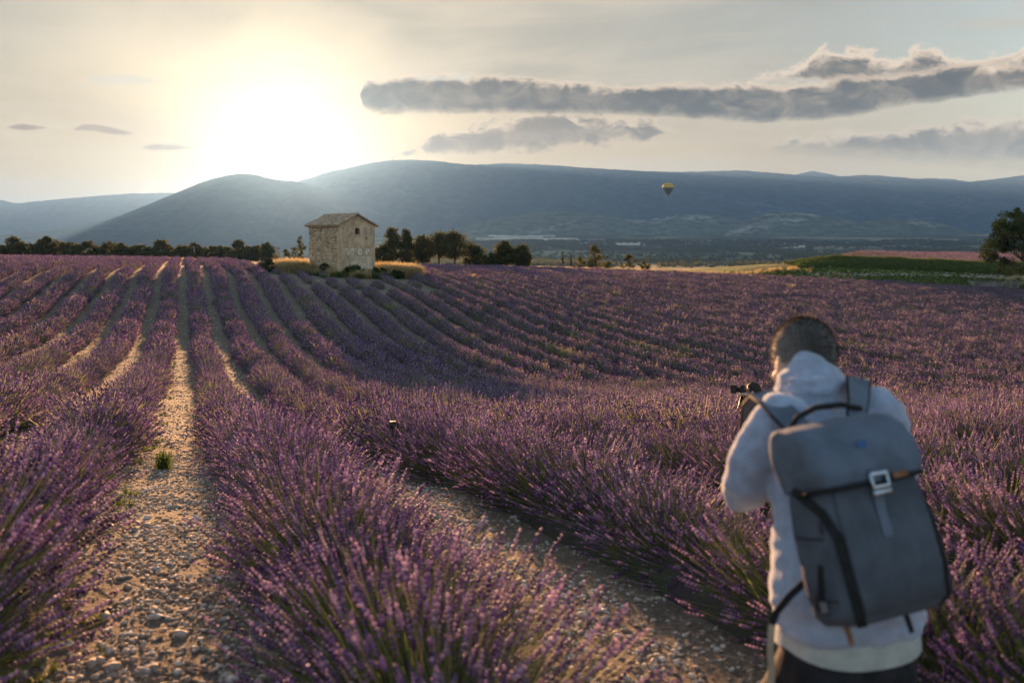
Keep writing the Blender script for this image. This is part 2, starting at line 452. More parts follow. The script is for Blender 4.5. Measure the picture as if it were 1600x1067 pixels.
# height samples (u along the rows, v across, z) read off the gaps between the rows
CP = np.array([(84.4,-12.45,-2.24),(78.2,-12.45,-2.66),(86.2,-10.7,-2.21),(76.5,-10.7,-2.97),(66.9,-10.7,-3.43),(86.7,-8.95,-2.24),(74.6,-8.95,-3.14),
 (65,-8.95,-3.74),(55.6,-8.95,-3.95),(86.1,-7.2,-2.24),(73.5,-7.2,-3.2),(64,-7.2,-3.71),(52.8,-7.2,-4.12),(44.5,-7.2,-4.1),(89.5,-5.45,-2.16),
 (74.5,-5.45,-3.18),(63.4,-5.45,-3.83),(55,-5.45,-4.23),(42.9,-5.45,-4.17),(77.1,-3.7,-3.0),(63.6,-3.7,-3.82),(54.3,-3.7,-4.28),(40.2,-3.7,-4.15),(34.7,-3.7,-4.02),
 (85.9,-1.95,-2.4),(68,-1.95,-3.81),(55.1,-1.95,-4.39),(43.7,-1.95,-4.43),(35.7,-1.95,-4.21),
 (84.7,1.55,-2.1),(74.5,1.55,-3.4),(62.2,1.55,-4.35),(48.7,1.55,-4.75),(38.4,1.55,-4.5),(28.4,1.55,-4.2),(21.2,1.55,-3.6),(16,1.55,-3.09),(11.9,1.55,-2.58),(10,1.55,-2.33),(7.2,1.55,-2.0),(5.1,1.55,-1.76),(3.8,1.55,-1.64),
 (87,3.3,-2.24),(71.5,3.3,-3.8),(60.5,3.3,-4.7),(49.4,3.3,-4.95),(41.1,3.3,-4.78),(33.5,3.3,-4.55),(26.8,3.3,-4.19),(22.3,3.3,-3.77),(7.2,3.3,-2.05),
 (86.7,5.05,-2.25),(74.2,5.05,-3.41),(62.1,5.05,-4.36),(54.7,5.05,-4.82),(46.2,5.05,-4.92),(80.8,6.8,-2.7),(72.1,6.8,-3.71),(63.6,6.8,-4.41),(54.8,6.8,-4.73),
 (78.7,8.55,-2.82),(67.9,8.55,-3.83),(58.7,8.55,-4.77),(79.6,10.3,-3.1),(69.5,10.3,-3.71),(60.7,10.3,-4.43),(73.9,12.05,-3.41),(65.6,12.05,-4.11),
 # right-hand side: the crest sinks to the right
 (85,19,-2.96),(85,28,-3.7),(85,34,-4.05),(82,53,-5.3),(75,76,-6.8),(46,45,-6.5),(45,65,-7.3),(28,14,-5.0),(26,28,-5.6),(15,14,-3.6),(10,20,-3.3),(8,8,-2.15),(5,30,-3.2),(70,100,-8.0),
 # plateau beyond the crest
 (100,-30,-1.75),(95,-10,-2.0),(100,0,-2.0),(92,8,-2.2),(92,15,-2.45),(105,14,-2.3),(125,20,-2.4),(140,40,-3.1),(128,70,-3.9),(110,85,-4.8),(98,98,-5.7),
 (130,-30,-1.6),(130,0,-2.0),(165,-40,-1.6),(165,0,-2.1),(165,40,-3.3),
 # near ground, left and behind
 (8,-2,-1.75),(4,-2,-1.5),(1.5,1,-1.5),(0,-6,-1.4),(10,-8,-1.75),(20,-8,-2.7),(32,-10,-3.5),(45,-20,-3.7),(60,-25,-3.1),(-15,0,-1.0),(-15,20,-1.4),(-12,-20,-0.9)])
CP = np.concatenate([CP * SC, np.array([(60.5,14,-5.53),(53.8,14,-5.83),(48,14,-5.98),(42.3,14,-6.09),(39,14,-6.15),(46.5,12.1,-5.75),(41.5,12.1,-5.93),
 (59.8,15.9,-5.67),(52.1,15.9,-6.0),(41.2,15.9,-6.15),(60.4,17.8,-5.62),(49.6,17.8,-6.08),(44.5,17.8,-6.16),(61.4,19.7,-5.67),(54.9,19.7,-5.95),(49.2,19.7,-6.1),
 (64.3,21.6,-5.51),(58,21.6,-5.91),(54,21.6,-6.07),(70.6,28.3,-5.26),(61.9,28.3,-5.71),(56.4,28.3,-5.99),(51.8,28.3,-6.15),(47.7,28.3,-6.34),(44.2,28.3,-6.6)])])
def _tps_k(d2):
    return np.where(d2 > 1e-9, 0.5 * d2 * np.log(np.maximum(d2, 1e-9)), 0.0)
def _tps_fit(P, z, lam):
    n = len(P); d2 = ((P[:, None] - P[None]) ** 2).sum(-1)
    A = np.zeros((n + 3, n + 3)); A[:n, :n] = _tps_k(d2) + lam * np.eye(n)
    A[:n, n] = 1; A[:n, n + 1:] = P; A[n, :n] = 1; A[n + 1:, :n] = P.T
    return np.linalg.solve(A, np.concatenate([z, [0, 0, 0]]))
_PS = CP[:, :2] / 50.0
_TW = _tps_fit(_PS, CP[:, 2], 0.012)
def far_z(r):
    return np.interp(r, [0, 250, 400, 800, 1600, 2600, 3600, 4300, 5200, 8000, 20000], [-3, -5, -12, -22, -28, -22, 0, 36, 66, 90, 120])
def height(x, y):
    x = np.asarray(x, float); y = np.asarray(y, float); sh = x.shape
    x = x.ravel(); y = y.ravel(); out = np.empty(len(x))
    u = np.clip(x * D_[0] + y * D_[1], -30, 200); v = np.clip(x * N_[0] + y * N_[1], -60, 125)
    for i in range(0, len(x), 20000):
        Q = np.stack([u[i:i + 20000], v[i:i + 20000]], 1) / 50.0
        d2 = ((Q[:, None] - _PS[None]) ** 2).sum(-1)
        out[i:i + 20000] = _tps_k(d2) @ _TW[:-3] + _TW[-3] + Q @ _TW[-2:]
    ye = np.interp(x, [36, 52, 80, 130], [150, 146, 131, 118]); q = np.clip((y - ye) / (158 - ye), 0, 1); q = q * q * (3 - 2 * q)
    out = out + 1.75 * q * np.clip((x - 34) / 16, 0, 1) * np.clip((260 - y) / 60, 0, 1)
    r = np.hypot(x, y); k = np.clip((r - 190) / 230, 0, 1); k = k * k * (3 - 2 * k)
    out = out + (vnoise(x * 0.9, y * 0.9, 3) - 0.5) * 0.05 + (vnoise(x * 0.23, y * 0.23, 5) - 0.5) * 0.10
    fz = far_z(r); lf = np.clip((x / np.maximum(np.abs(y), 1.0) + 0.24) / 0.12, 0, 1); fz = np.where(r > 2600, fz * lf - 24 * (1 - lf), fz)
    out = out * (1 - k) + fz * k
    return out.reshape(sh)
def hz(x, y):
    return float(height(np.array([x]), np.array([y]))[0])
def uv2xy(u, v):
    return u * D_[0] + v * N_[0], u * D_[1] + v * N_[1]
def hit(x, y, lo=1.5, hi=400.0):
    """where the ray through pixel x, y meets the ground"""
    a, b = ray(x, y); Y = np.geomspace(lo, hi, 3000)
    below = b * Y < height(a * Y, Y)
    i = int(np.argmax(below)) if below.any() else len(Y) - 1
    return Vector((a * Y[i], Y[i], hz(a * Y[i], Y[i])))

def build_ground():
    rr = np.concatenate([[0.0], np.geomspace(0.6, 260, 300), np.geomspace(270, 17000, 90)])
    th = np.concatenate([np.linspace(-0.75, 0.75, 420), np.linspace(0.75, 2 * math.pi - 0.75, 90)[1:-1]])
    A, B = np.meshgrid(rr, th, indexing='ij')
    x = A * np.sin(B); y = A * np.cos(B); z = height(x, y)
    n, m = A.shape; idx = np.arange(n * m).reshape(n, m)
    nx = np.roll(idx, -1, axis=1)
    F = np.stack([idx[:-1], idx[1:], nx[1:], nx[:-1]], -1).reshape(-1, 4)
    o = link('ground', mesh_np('ground', np.stack([x, y, z], -1).reshape(-1, 3), F, [M_ground], smooth=True))
    tag(o, kind='structure')
    return o
GROUND = build_ground()

def sheet(name, poly, mat, dz, kind='structure', step=None):
    """a patch of land draped on the ground: poly = quad corners (near-left, near-right, far-right, far-left) as x, y"""
    p = [np.array(q, float) for q in poly]
    nu, nv = step or (60, 24)
    s = np.linspace(0, 1, nu)[None, :]; t = np.linspace(0, 1, nv)[:, None]
    x = (1 - t) * ((1 - s) * p[0][0] + s * p[1][0]) + t * ((1 - s) * p[3][0] + s * p[2][0])
    y = (1 - t) * ((1 - s) * p[0][1] + s * p[1][1]) + t * ((1 - s) * p[3][1] + s * p[2][1])
    z = height(x, y) + dz
    idx = np.arange(nu * nv).reshape(nv, nu)
    F = np.stack([idx[:-1, :-1], idx[:-1, 1:], idx[1:, 1:], idx[1:, :-1]], -1).reshape(-1, 4)
    o = link(name, mesh_np(name, np.stack([x, y, z], -1).reshape(-1, 3), F, [mat], smooth=True))
    tag(o, kind=kind)
    return o

# ------------------------------------------------------------------ mountains
def mat_mountain(name, forest, rock, sc):
    m, N, out = mat_new(name)
    tc = N.new('ShaderNodeTexCoord'); v = tc.outputs['Object']
    n = N.noise(v, 0.0016 * sc, 8.0, 0.62, 0.4); f = N.noise(v, 0.011 * sc, 6.0, 0.65)
    c = N.mix(N.ramp(f, 0.35, 0.65), forest, tuple(x * 1.9 for x in forest))
    c = N.mix(N.math('MULTIPLY', N.ramp(n, 0.53, 0.66), N.ramp(f, 0.42, 0.6)), c, rock)
    b = N.new('ShaderNodeBsdfPrincipled'); N.put(b.inputs['Base Color'], c); b.inputs['Roughness'].default_value = 1.0
    b.inputs['Specular IOR Level'].default_value = 0.0
    bp = N.new('ShaderNodeBump'); bp.inputs['Distance'].default_value = 12; bp.inputs['Strength'].default_value = 0.8
    N.put(bp.inputs['Height'], f); N.put(b.inputs['Normal'], bp.outputs[0]); N.put(out.inputs[0], b.outputs[0])
    return m
M_mt = mat_mountain('forested_limestone', (0.035, 0.045, 0.03), (0.12, 0.12, 0.10), 1.0)
M_mt2 = mat_mountain('scrubby_limestone', (0.075, 0.085, 0.06), (0.34, 0.32, 0.28), 1.6)
def mountain(name, Dm, prof, depth, mat, seed, foot=-10, gul=0.25, nx_=260):
    prof = [(x, ray(x, y)[1] * Dm) for x, y in prof]
    xs = np.linspace(prof[0][0], prof[-1][0], nx_)
    P0 = np.array([p[0] for p in prof], float); Z0 = np.array([p[1] for p in prof])
    # smooth interpolation through the profile
    ridge = np.interp(xs, P0, Z0)
    k = np.ones(5) / 5; ridge = np.convolve(np.pad(ridge, 2, mode='edge'), k, 'valid')
    X = (xs - 800) / FPX * Dm
    T = np.linspace(-1, 1, 61)
    XX, TT = np.meshgrid(X, T)
    RR = np.broadcast_to(ridge, XX.shape)
    at = np.abs(TT)
    wob = (fbm(XX / (depth * 0.35), TT * 3 + 9, seed, 4) - 0.5) * 0.35
    s = np.clip(1 - at * (1 + wob * np.minimum(at * 4, 1)), 0, 1) ** 1.12
    g = fbm(XX / (depth * 0.16) + wob * 2, TT * 1.6, seed + 5, 5)
    gully = (np.abs(g - 0.5) * 2 - 0.35) * gul * np.sin(np.pi * np.clip(at, 0, 1)) ** 0.8
    H = np.maximum(RR - foot, 0)
    ZZ = foot + H * np.clip(s + gully * (at > 0), 0, 1.0)
    top = (fbm(XX / (Dm * 0.006), XX * 0 + 3, seed + 9, 4) - 0.5) * Dm * 0.0010
    ZZ = ZZ + top * s * (H > 20)
    YY = Dm + TT * depth
    idx = np.arange(XX.size).reshape(XX.shape)
    F = np.stack([idx[:-1, :-1], idx[:-1, 1:], idx[1:, 1:], idx[1:, :-1]], -1).reshape(-1, 4)
    o = link(name, mesh_np(name, np.stack([XX, YY, ZZ], -1).reshape(-1, 3), F, [mat], smooth=True))
    tag(o, kind='structure')
    return o
mountain('mountain', 12000, [(-500, 305), (-200, 300), (-60, 304), (0, 311), (30, 318), (100, 311), (200, 303), (275, 301), (340, 312), (420, 335), (520, 360)], 2200, M_mt, 1)
mountain('mountain', 7200, [(-700, 384), (-300, 378), (0, 368), (110, 357), (190, 338), (250, 314), (290, 297), (330, 281), (360, 274), (385, 271), (405, 273), (430, 281), (465, 283), (500, 292), (560, 322), (640, 360), (720, 385)], 1500, M_mt, 2)
mountain('mountain', 9500, [(250, 390), (330, 360), (400, 318), (450, 288), (490, 278), (512, 269), (545, 263), (575, 256), (605, 251), (640, 249), (690, 252), (730, 258), (790, 255), (860, 258), (920, 263), (1000, 267), (1045, 269), (1110, 268), (1150, 266), (1200, 270), (1250, 274), (1300, 277), (1340, 273), (1390, 276), (1440, 281), (1500, 285), (1545, 280), (1600, 273), (1700, 262), (1850, 255), (2100, 262), (2400, 300)], 2400, M_mt, 3, gul=0.15, nx_=420)
mountain('mountain', 11300, [(1150, 300), (1230, 276), (1262, 267), (1300, 274), (1340, 284), (1400, 284), (1440, 278), (1480, 280), (1530, 288), (1650, 300)], 1800, M_mt, 4)
mountain('hill', 5600, [(600, 392), (680, 366), (730, 352), (780, 340), (830, 332), (880, 330), (930, 334), (980, 342), (1010, 344), (1060, 335), (1110, 335), (1150, 343), (1200, 352), (1260, 372), (1300, 388)], 900, M_mt2, 5, gul=0.2)
mountain('hill', 5000, [(1080, 390), (1130, 358), (1165, 343), (1195, 334), (1250, 332), (1300, 339), (1340, 347), (1385, 341), (1430, 343), (1470, 350), (1500, 360), (1530, 374), (1570, 388)], 800, M_mt2, 6, gul=0.2)

# ------------------------------------------------------------------ instancing by geometry nodes (stuff only)
def scatter_group(name, coll):
    g = bpy.data.node_groups.new(name, 'GeometryNodeTree')
    g.interface.new_socket('Geometry', in_out='INPUT', socket_type='NodeSocketGeometry')
    g.interface.new_socket('Geometry', in_out='OUTPUT', socket_type='NodeSocketGeometry')
    N = NT(g)
    i = N.new('NodeGroupInput'); o = N.new('NodeGroupOutput')
    ci = N.new('GeometryNodeCollectionInfo'); ci.inputs['Collection'].default_value = coll
    ci.inputs['Separate Children'].default_value = True; ci.inputs['Reset Children'].default_value = True
    ip = N.new('GeometryNodeInstanceOnPoints'); ip.inputs['Pick Instance'].default_value = True
    def at(n, t):
        a = N.new('GeometryNodeInputNamedAttribute', data_type=t); a.inputs['Name'].default_value = n
        return a.outputs['Attribute']
    er = N.new('FunctionNodeEulerToRotation'); N.put(er.inputs[0], at('rot', 'FLOAT_VECTOR'))
    N.put(ip.inputs['Points'], i.outputs[0]); N.put(ip.inputs['Instance'], ci.outputs[0])
    N.put(ip.inputs['Instance Index'], at('idx', 'INT')); N.put(ip.inputs['Rotation'], er.outputs[0])
    N.put(ip.inputs['Scale'], at('scl', 'FLOAT_VECTOR'))
    N.put(o.inputs[0], ip.outputs[0])
    return g
def scatter(name, grp, P, rot, scl, idx, parent=None):
    P = np.asarray(P, float); n = len(P)
    scl = np.asarray(scl, float)
    if scl.ndim == 1: scl = np.repeat(scl[:, None], 3, 1)
    me = mesh_np(name, P, [], attr={'rot': np.asarray(rot, float), 'scl': scl, 'idx': np.asarray(idx, dtype=np.int32)}) if False else bpy.data.meshes.new(name)
    me.vertices.add(n); me.vertices.foreach_set('co', P.astype(np.float32).ravel())
    a = me.attributes.new('rot', 'FLOAT_VECTOR', 'POINT'); a.data.foreach_set('vector', np.asarray(rot, np.float32).ravel())
    a = me.attributes.new('scl', 'FLOAT_VECTOR', 'POINT'); a.data.foreach_set('vector', scl.astype(np.float32).ravel())
    a = me.attributes.new('idx', 'INT', 'POINT'); a.data.foreach_set('value', np.asarray(idx, np.int32))
    o = link(name, me, parent)
    md = o.modifiers.new('scatter', 'NODES'); md.node_group = grp
    o['kind'] = 'stuff'
    return o

# ------------------------------------------------------------------ lavender plants
def frames(d):
    """two unit vectors across each direction d (n,3)"""
    up = np.where(np.abs(d[:, 2:3]) < 0.95, np.array([[0, 0, 1.0]]), np.array([[1.0, 0, 0]]))
    s = np.cross(d, up); s /= np.linalg.norm(s, axis=1, keepdims=True)
    return s, np.cross(d, s)
def bush_mesh(name, seed, n_st, n_leaf, lod, bloom=1.0, hs=1.0):
    r = np.random.default_rng(seed)
    th = np.arccos(1 - r.random(n_st) * (1 - math.cos(R(82)))) ; ph = r.random(n_st) * 2 * math.pi
    L = (0.50 + 0.13 * np.cos(th)) * (0.80 + 0.32 * r.random(n_st)) * hs * (0.9 + 0.2 * np.sin(ph * 3 + seed))
    b0 = np.stack([np.cos(ph), np.sin(ph), 0 * ph], 1) * (0.13 * np.sin(th) * r.random(n_st))[:, None] + r.normal(0, 0.05, (n_st, 3)) * [1, 1, 0.15]
    b0[:, 2] = np.abs(b0[:, 2]) + 0.04
    d = np.stack([np.sin(th) * np.cos(ph), np.sin(th) * np.sin(ph), np.cos(th)], 1) + r.normal(0, 0.10, (n_st, 3))
    d /= np.linalg.norm(d, axis=1, keepdims=True)
    bend = np.array([[0, 0, 1.0]]) * (0.10 * np.sin(th))[:, None] + r.normal(0, 0.03, (n_st, 3))
    def at(t):                                                      # point on the stalk
        return b0 + d * (L * t)[:, None] + bend * (L * t * t)[:, None]
    e = at(np.ones(n_st)); q = at(np.full(n_st, 0.82)); dirn = e - q; dirn /= np.linalg.norm(dirn, axis=1, keepdims=True)
    s, t = frames(dirn)
    tint = r.random(n_st)
    V = []; F3 = []; M3 = []; TN = []; off = 0
    def push(v, f, m, tn):
        nonlocal off
        V.append(v.reshape(-1, 3)); F3.append(f + off); M3.append(np.full(len(f), m)); TN.append(np.repeat(tn, v.shape[1])); off += v.shape[0] * v.shape[1]
    def per(f, nv, n):
        f = np.asarray(f); return (f[None] + (np.arange(n) * nv)[:, None, None]).reshape(-1, 3)
    has = r.random(n_st) < bloom
    # stems
    w = {0: 0.0020, 1: 0.0034, 2: 0.007}[lod]
    segs = {0: [0, 0.35, 0.7, 0.97], 1: [0, 0.55, 0.97], 2: [0.15, 0.95]}[lod]
    side = s * np.cos(ph * 5)[:, None] + t * np.sin(ph * 5)[:, None]; side2 = np.cross(dirn, side)
    if lod == 0:
        vs = np.stack([at(np.full(n_st, k)) + w * (1.15 - 0.4 * k) * o_ for k in segs for o_ in (side, -0.5 * side + 0.87 * side2, -0.5 * side - 0.87 * side2)], 1)
        f = []
        for j in range(len(segs) - 1):
            for k in range(3):
                a = j * 3 + k; b = j * 3 + (k + 1) % 3; f += [(a, b, b + 3), (a, b + 3, a + 3)]
        push(vs, per(f, vs.shape[1], n_st), 1, r.random(n_st))
    else:
        vs = np.stack([at(np.full(n_st, k)) + w * o_ for k in segs for o_ in (side, -side)], 1)
        f = []
        for j in range(len(segs) - 1):
            a = j * 2; f += [(a, a + 1, a + 3), (a, a + 3, a + 2)]
        push(vs, per(f, vs.shape[1], n_st), 1, r.random(n_st))
    # flower spikes
    ks = np.where(has)[0]; n = len(ks); e_ = at(np.full(n_st, 0.9))[ks]; dd = dirn[ks]; ss = s[ks]; tt = t[ks]
    sl = (0.062 + 0.045 * r.random(n)) * (1.0 if lod < 2 else 1.5); sw = (0.0068 + 0.0030 * r.random(n)) * (1.0, 1.3, 2.3)[lod]
    tn = tint[ks]
    if lod == 0:
        nw = 5
        for j in range(nw):                                         # whorls of florets up the spike
            c0 = e_ + dd * (sl * (j / nw) * (1.0 if j else -0.25))[:, None]
            prof = (0.75, 1.0, 1.05, 0.9, 0.6)[j]
            hgt = sl / nw * 0.95; rot0 = r.random(n) * 6.3
            ring = []
            for k in range(5):
                a = rot0 + 2 * math.pi * k / 5
                rr_ = sw * prof * (0.75 + 0.55 * r.random(n))
                ring.append(c0 + dd * (hgt * (0.35 + 0.35 * r.random(n)))[:, None] + (ss * np.cos(a)[:, None] + tt * np.sin(a)[:, None]) * rr_[:, None])
            vs = np.stack([c0] + ring + [c0 + dd * (hgt * 1.1)[:, None]], 1)
            f = [(0, 1 + (k + 1) % 5, 1 + k) for k in range(5)] + [(6, 1 + k, 1 + (k + 1) % 5) for k in range(5)]
            push(vs, per(f, 7, n), 0, np.clip(tn * 0.75 + r.normal(0, 0.13, n) + 0.45 * (r.random(n) < 0.14), 0, 1))
    else:
        ns = 4 if lod == 1 else 3
        parts_ = 2 if lod == 1 else 1
        for j in range(parts_):
            c0 = e_ + dd * (sl * j / parts_)[:, None]; hgt = sl / parts_ * 1.05
            ring = [c0 + dd * (hgt * 0.45)[:, None] + (ss * math.cos(6.283 * k / ns + j) + tt * math.sin(6.283 * k / ns + j)) * sw[:, None] for k in range(ns)]
            vs = np.stack([c0] + ring + [c0 + dd * hgt[:, None]], 1)
            f = [(0, 1 + (k + 1) % ns, 1 + k) for k in range(ns)] + [(ns + 1, 1 + k, 1 + (k + 1) % ns) for k in range(ns)]
            push(vs, per(f, ns + 2, n), 0, np.clip(tn * 0.75 + r.normal(0, 0.1, n) + 0.4 * (r.random(n) < 0.12), 0, 1))
    # grey-green leaves low in the bush
    n = n_leaf
    th = np.arccos(1 - r.random(n) * 1.0); ph = r.random(n) * 2 * math.pi
    dl = np.stack([np.sin(th) * np.cos(ph), np.sin(th) * np.sin(ph), np.cos(th)], 1); ll = (0.26 + 0.28 * r.random(n)) * hs
    bb = r.normal(0, 0.08, (n, 3)) * [1, 1, 0.2] + [0, 0, 0.05]; s2, t2 = frames(dl)
    lw = {0: 0.004, 1: 0.007, 2: 0.02}[lod]
    a = r.random(n) * 6.3; sd = s2 * np.cos(a)[:, None] + t2 * np.sin(a)[:, None]
    vs = np.stack([bb + sd * lw * 0.6, bb - sd * lw * 0.6, bb + dl * (ll * 0.6)[:, None] + sd * lw, bb + dl * (ll * 0.6)[:, None] - sd * lw, bb + dl * ll[:, None] + [0, 0, 0.02]], 1)
    push(vs, per([(0, 1, 3), (0, 3, 2), (2, 3, 4)], 5, n), 2, r.random(n))
    return mesh_np(name, np.concatenate(V), np.concatenate(F3), [M_flower, M_stem, M_green], np.concatenate(M3), attr={'tint': np.concatenate(TN)})

BUSH = bpy.data.collections.new('lavender_bushes')
NEAR = [bush_mesh('lavender_bush', 100 + i, 470, 480, 0) for i in range(4)] + [bush_mesh('lavender_bush', 110, 330, 420, 0, 0.35, 0.92)]
LODS = NEAR + [bush_mesh('lavender_bush', 120 + i, 360, 260, 1) for i in range(4)] + [bush_mesh('lavender_bush', 130, 260, 260, 1, 0.3, 0.92)] \
    + [bush_mesh('lavender_bush', 140 + i, 140, 90, 2) for i in range(4)] + [bush_mesh('lavender_bush', 150, 120, 90, 2, 0.3, 0.92)]
for i, me in enumerate(LODS):
    o = bpy.data.objects.new('lavender_bush_%02d' % i, me); BUSH.objects.link(o)
G_BUSH = scatter_group('scatter_bushes', BUSH)

HUT_C0 = px(531, 436, 95.0)                                        # nearest corner of the hut
HUT_C = Vector((-15.6, 98.0, 0))
def in_view(x, y, m=0.06):
    a = x / np.maximum(y, 0.01)
    return (y > 0.8) & (np.abs(a) < 0.535 + m + 1.2 / np.maximum(y, 0.5))
def u_end(v):
    return np.interp(v, [-80, 6, 12, 24, 33, 48, 108, 130], [121, 125, 112, 116, 142, 154, 110, 96])
ORD = ['first', 'second', 'third', 'fourth', 'fifth', 'sixth', 'seventh', 'eighth', 'ninth', 'tenth', 'eleventh', 'twelfth']
ORD2 = ['thirteenth', 'fourteenth', 'fifteenth', 'sixteenth', 'seventeenth', 'eighteenth', 'nineteenth', 'twentieth'] + ['twenty-' + w for w in ORD[:9]] + ['thirtieth']
ROW_GROUP = 'lavender rows running up the field'
SECOND = px(1172, 640, 14.6)                                        # where the second photographer crouches

def build_row(k):
    """row k lies between gap k and gap k+1; gap 0 is the gravel path at the left"""
    r = np.random.default_rng(1000 + k)
    v0 = V0 + (k + 0.5) * SP
    u = np.arange(-4.0, float(u_end(v0)) + r.random(), 0.46)
    u = u + r.normal(0, 0.05, len(u))
    v = v0 + r.normal(0, 0.035, len(u)) + 0.06 * np.sin(u * 0.21 + k) + {-1: 0.03, 0: -0.04, 1: 0.13, 2: 0.10}.get(k, 0.0) * np.clip((16 - u) / 6, 0, 1)
    x, y = uv2xy(u, v)
    vis = in_view(x, y)
    # the bare yard round the hut, and thin planting in front of it
    du = u - 100.5; dv = v - 15.2
    hut = (du / 7.5) ** 2 + (dv / 6.3) ** 2 < 1
    thin = (v > 7.0) & (v < 20) & (u > 80) & (u < 95)
    gapn = vnoise(u * 0.35, np.full(len(u), k * 7.3), 77)
    keep = vis & ~hut & ~(thin & (gapn < 0.42)) & (r.random(len(u)) > 0.012) & ~((u > 15) & (gapn < 0.035))
    dist = np.hypot(x, y)
    # people stand in the gaps: leave their feet free
    keep &= np.hypot(x - 0.93, y - 2.62) > 0.42
    keep &= np.hypot(x - SECOND.x, y - SECOND.y) > 0.35
    if keep.sum() < 4: return None
    u, v, x, y, dist, gapn = (q[keep] for q in (u, v, x, y, dist, gapn))
    n = len(u); z = height(x, y)
    # dark undergrowth along the row, a low core added to block light
    uu = np.concatenate([np.arange(u.min() - 0.4, min(u.max(), 30), 0.4), np.arange(max(u.min() - 0.4, 30), u.max() + 0.4, 1.0)])
    if len(uu) < 2: uu = np.array([u.min() - 0.4, u.max() + 0.4])
    near = np.abs(uu[:, None] - u[None]).min(1)
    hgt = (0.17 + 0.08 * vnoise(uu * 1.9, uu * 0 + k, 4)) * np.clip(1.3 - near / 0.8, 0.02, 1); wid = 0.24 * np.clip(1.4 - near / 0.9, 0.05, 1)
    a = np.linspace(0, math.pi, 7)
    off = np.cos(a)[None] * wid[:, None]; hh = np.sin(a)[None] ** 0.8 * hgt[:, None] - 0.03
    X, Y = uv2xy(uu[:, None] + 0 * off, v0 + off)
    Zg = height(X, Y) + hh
    idx = np.arange(X.size).reshape(X.shape)
    F = np.stack([idx[:-1, :-1], idx[:-1, 1:], idx[1:, 1:], idx[1:, :-1]], -1).reshape(-1, 4)
    row = link('lavender_row', mesh_np('undergrowth', np.stack([X, Y, Zg], -1).reshape(-1, 3), F, [M_core], smooth=True))
    if 12 <= k < 30: lab = '%s lavender row right of the gravel path with the tuft, crossing the dusky slope' % ORD2[k - 12]
    elif 0 <= k < 12: lab = '%s lavender row to the right of the gravel path with the green tuft' % ORD[k]
    elif -12 <= k < 0: lab = '%s lavender row to the left of the gravel path with the green tuft' % ORD[-k - 1]
    elif k < 0: lab = 'far lavender row at the left edge, merging with its neighbours below the treeline'
    elif k < 30: lab = 'lavender row in the dusky slope right of the hut shadow, merging with its neighbours'
    else: lab = 'lavender row on the far right of the field, merging with others before the grass verge'
    tag(row, lab, 'lavender row', ROW_GROUP)
    # plants
    clump = vnoise(u * 0.6, np.full(n, k * 3.1), 9)
    size = (0.80 + 0.28 * r.random(n)) * (0.84 + 0.30 * clump) * np.where(dist > 12, 1.04 if k < 0 else (1.02 if k < 5 else 0.97), 1.0) * (1.01 if k < -1 else 1.0) * (1 + {-1: 0.12, 0: -0.01, 1: -0.05}.get(k, 0.04) * np.clip((9 - dist) / 4, 0, 1))
    size *= np.where((v > 7) & (v < 20) & (u > 80), 0.85, 1.0)
    rot = np.stack([r.normal(0, 0.07, n), r.normal(0, 0.07, n), r.random(n) * 6.283], 1)
    var = r.integers(0, 4, n)
    green = (r.random(n) < 0.05) | (vnoise(u * 0.5, np.full(n, k * 5.7), 31) > 0.84)
    var = np.where(green, 4, var)
    lod = np.where(dist < 13, 0, np.where(dist < 42, 1, 2))
    scl = np.stack([size * (0.98 + 0.1 * r.random(n)), size * (0.98 + 0.1 * r.random(n)), size * (0.92 + 0.16 * r.random(n))], 1)
    tight = np.clip((dist - 10) / 12, 0, 1)[:, None]; scl = scl * (1 - tight * np.array([[0.03, 0.03, -0.05]]))
    ind = dist < 12.0
    for i in np.where(ind)[0]:
        b = link('bush', NEAR[var[i]], row)
        b.location = (x[i], y[i], z[i]); b.rotation_euler = rot[i]; b.scale = scl[i]
    m = ~ind
    if m.any():
        scatter('bush', G_BUSH, np.stack([x, y, z], 1)[m], rot[m], scl[m], (lod * 5 + var)[m], row)
    return row
ROWS = [build_row(k) for k in range(-34, 62)]
print('rows', sum(r is not None for r in ROWS))

# ------------------------------------------------------------------ verges, fields and the bank beyond the lavender
def mat_turf(name, a, b_, sc=0.25, c3=None):
    m, N, out = mat_new(name)
    tc = N.new('ShaderNodeTexCoord'); v = tc.outputs['Object']
    mp = N.new('ShaderNodeMapping'); N.put(mp.inputs['Vector'], v); mp.inputs['Scale'].default_value = (1, 0.35, 1)
    n = N.noise(mp.outputs[0], sc, 6.0, 0.6, 0.3); f = N.noise(v, 6.0, 4.0, 0.7)
    c = N.mix(N.ramp(n, 0.38, 0.62), a, b_)
    if c3: c = N.mix(N.ramp(N.noise(mp.outputs[0], sc * 2.7, 4.0), 0.55, 0.7), c, c3)
    c = N.mix(N.math('MULTIPLY', f, 0.5), c, tuple(x * 0.55 for x in a))
    b = N.new('ShaderNodeBsdfPrincipled'); N.put(b.inputs['Base Color'], c); b.inputs['Roughness'].default_value = 0.95
    b.inputs['Specular IOR Level'].default_value = 0.1
    bp = N.new('ShaderNodeBump'); bp.inputs['Distance'].default_value = 0.15; N.put(bp.inputs['Height'], f); N.put(b.inputs['Normal'], bp.outputs[0])
    N.put(out.inputs[0], b.outputs[0])
    return m
M_verge = mat_turf('verge_turf', (0.13, 0.15, 0.04), (0.22, 0.20, 0.08), 0.3, (0.34, 0.28, 0.14))
M_verge2 = mat_turf('green_verge_turf', (0.11, 0.15, 0.03), (0.16, 0.18, 0.05), 0.3, (0.27, 0.24, 0.10))
M_stub = mat_turf('stubble', (0.42, 0.34, 0.19), (0.34, 0.26, 0.15), 0.2)
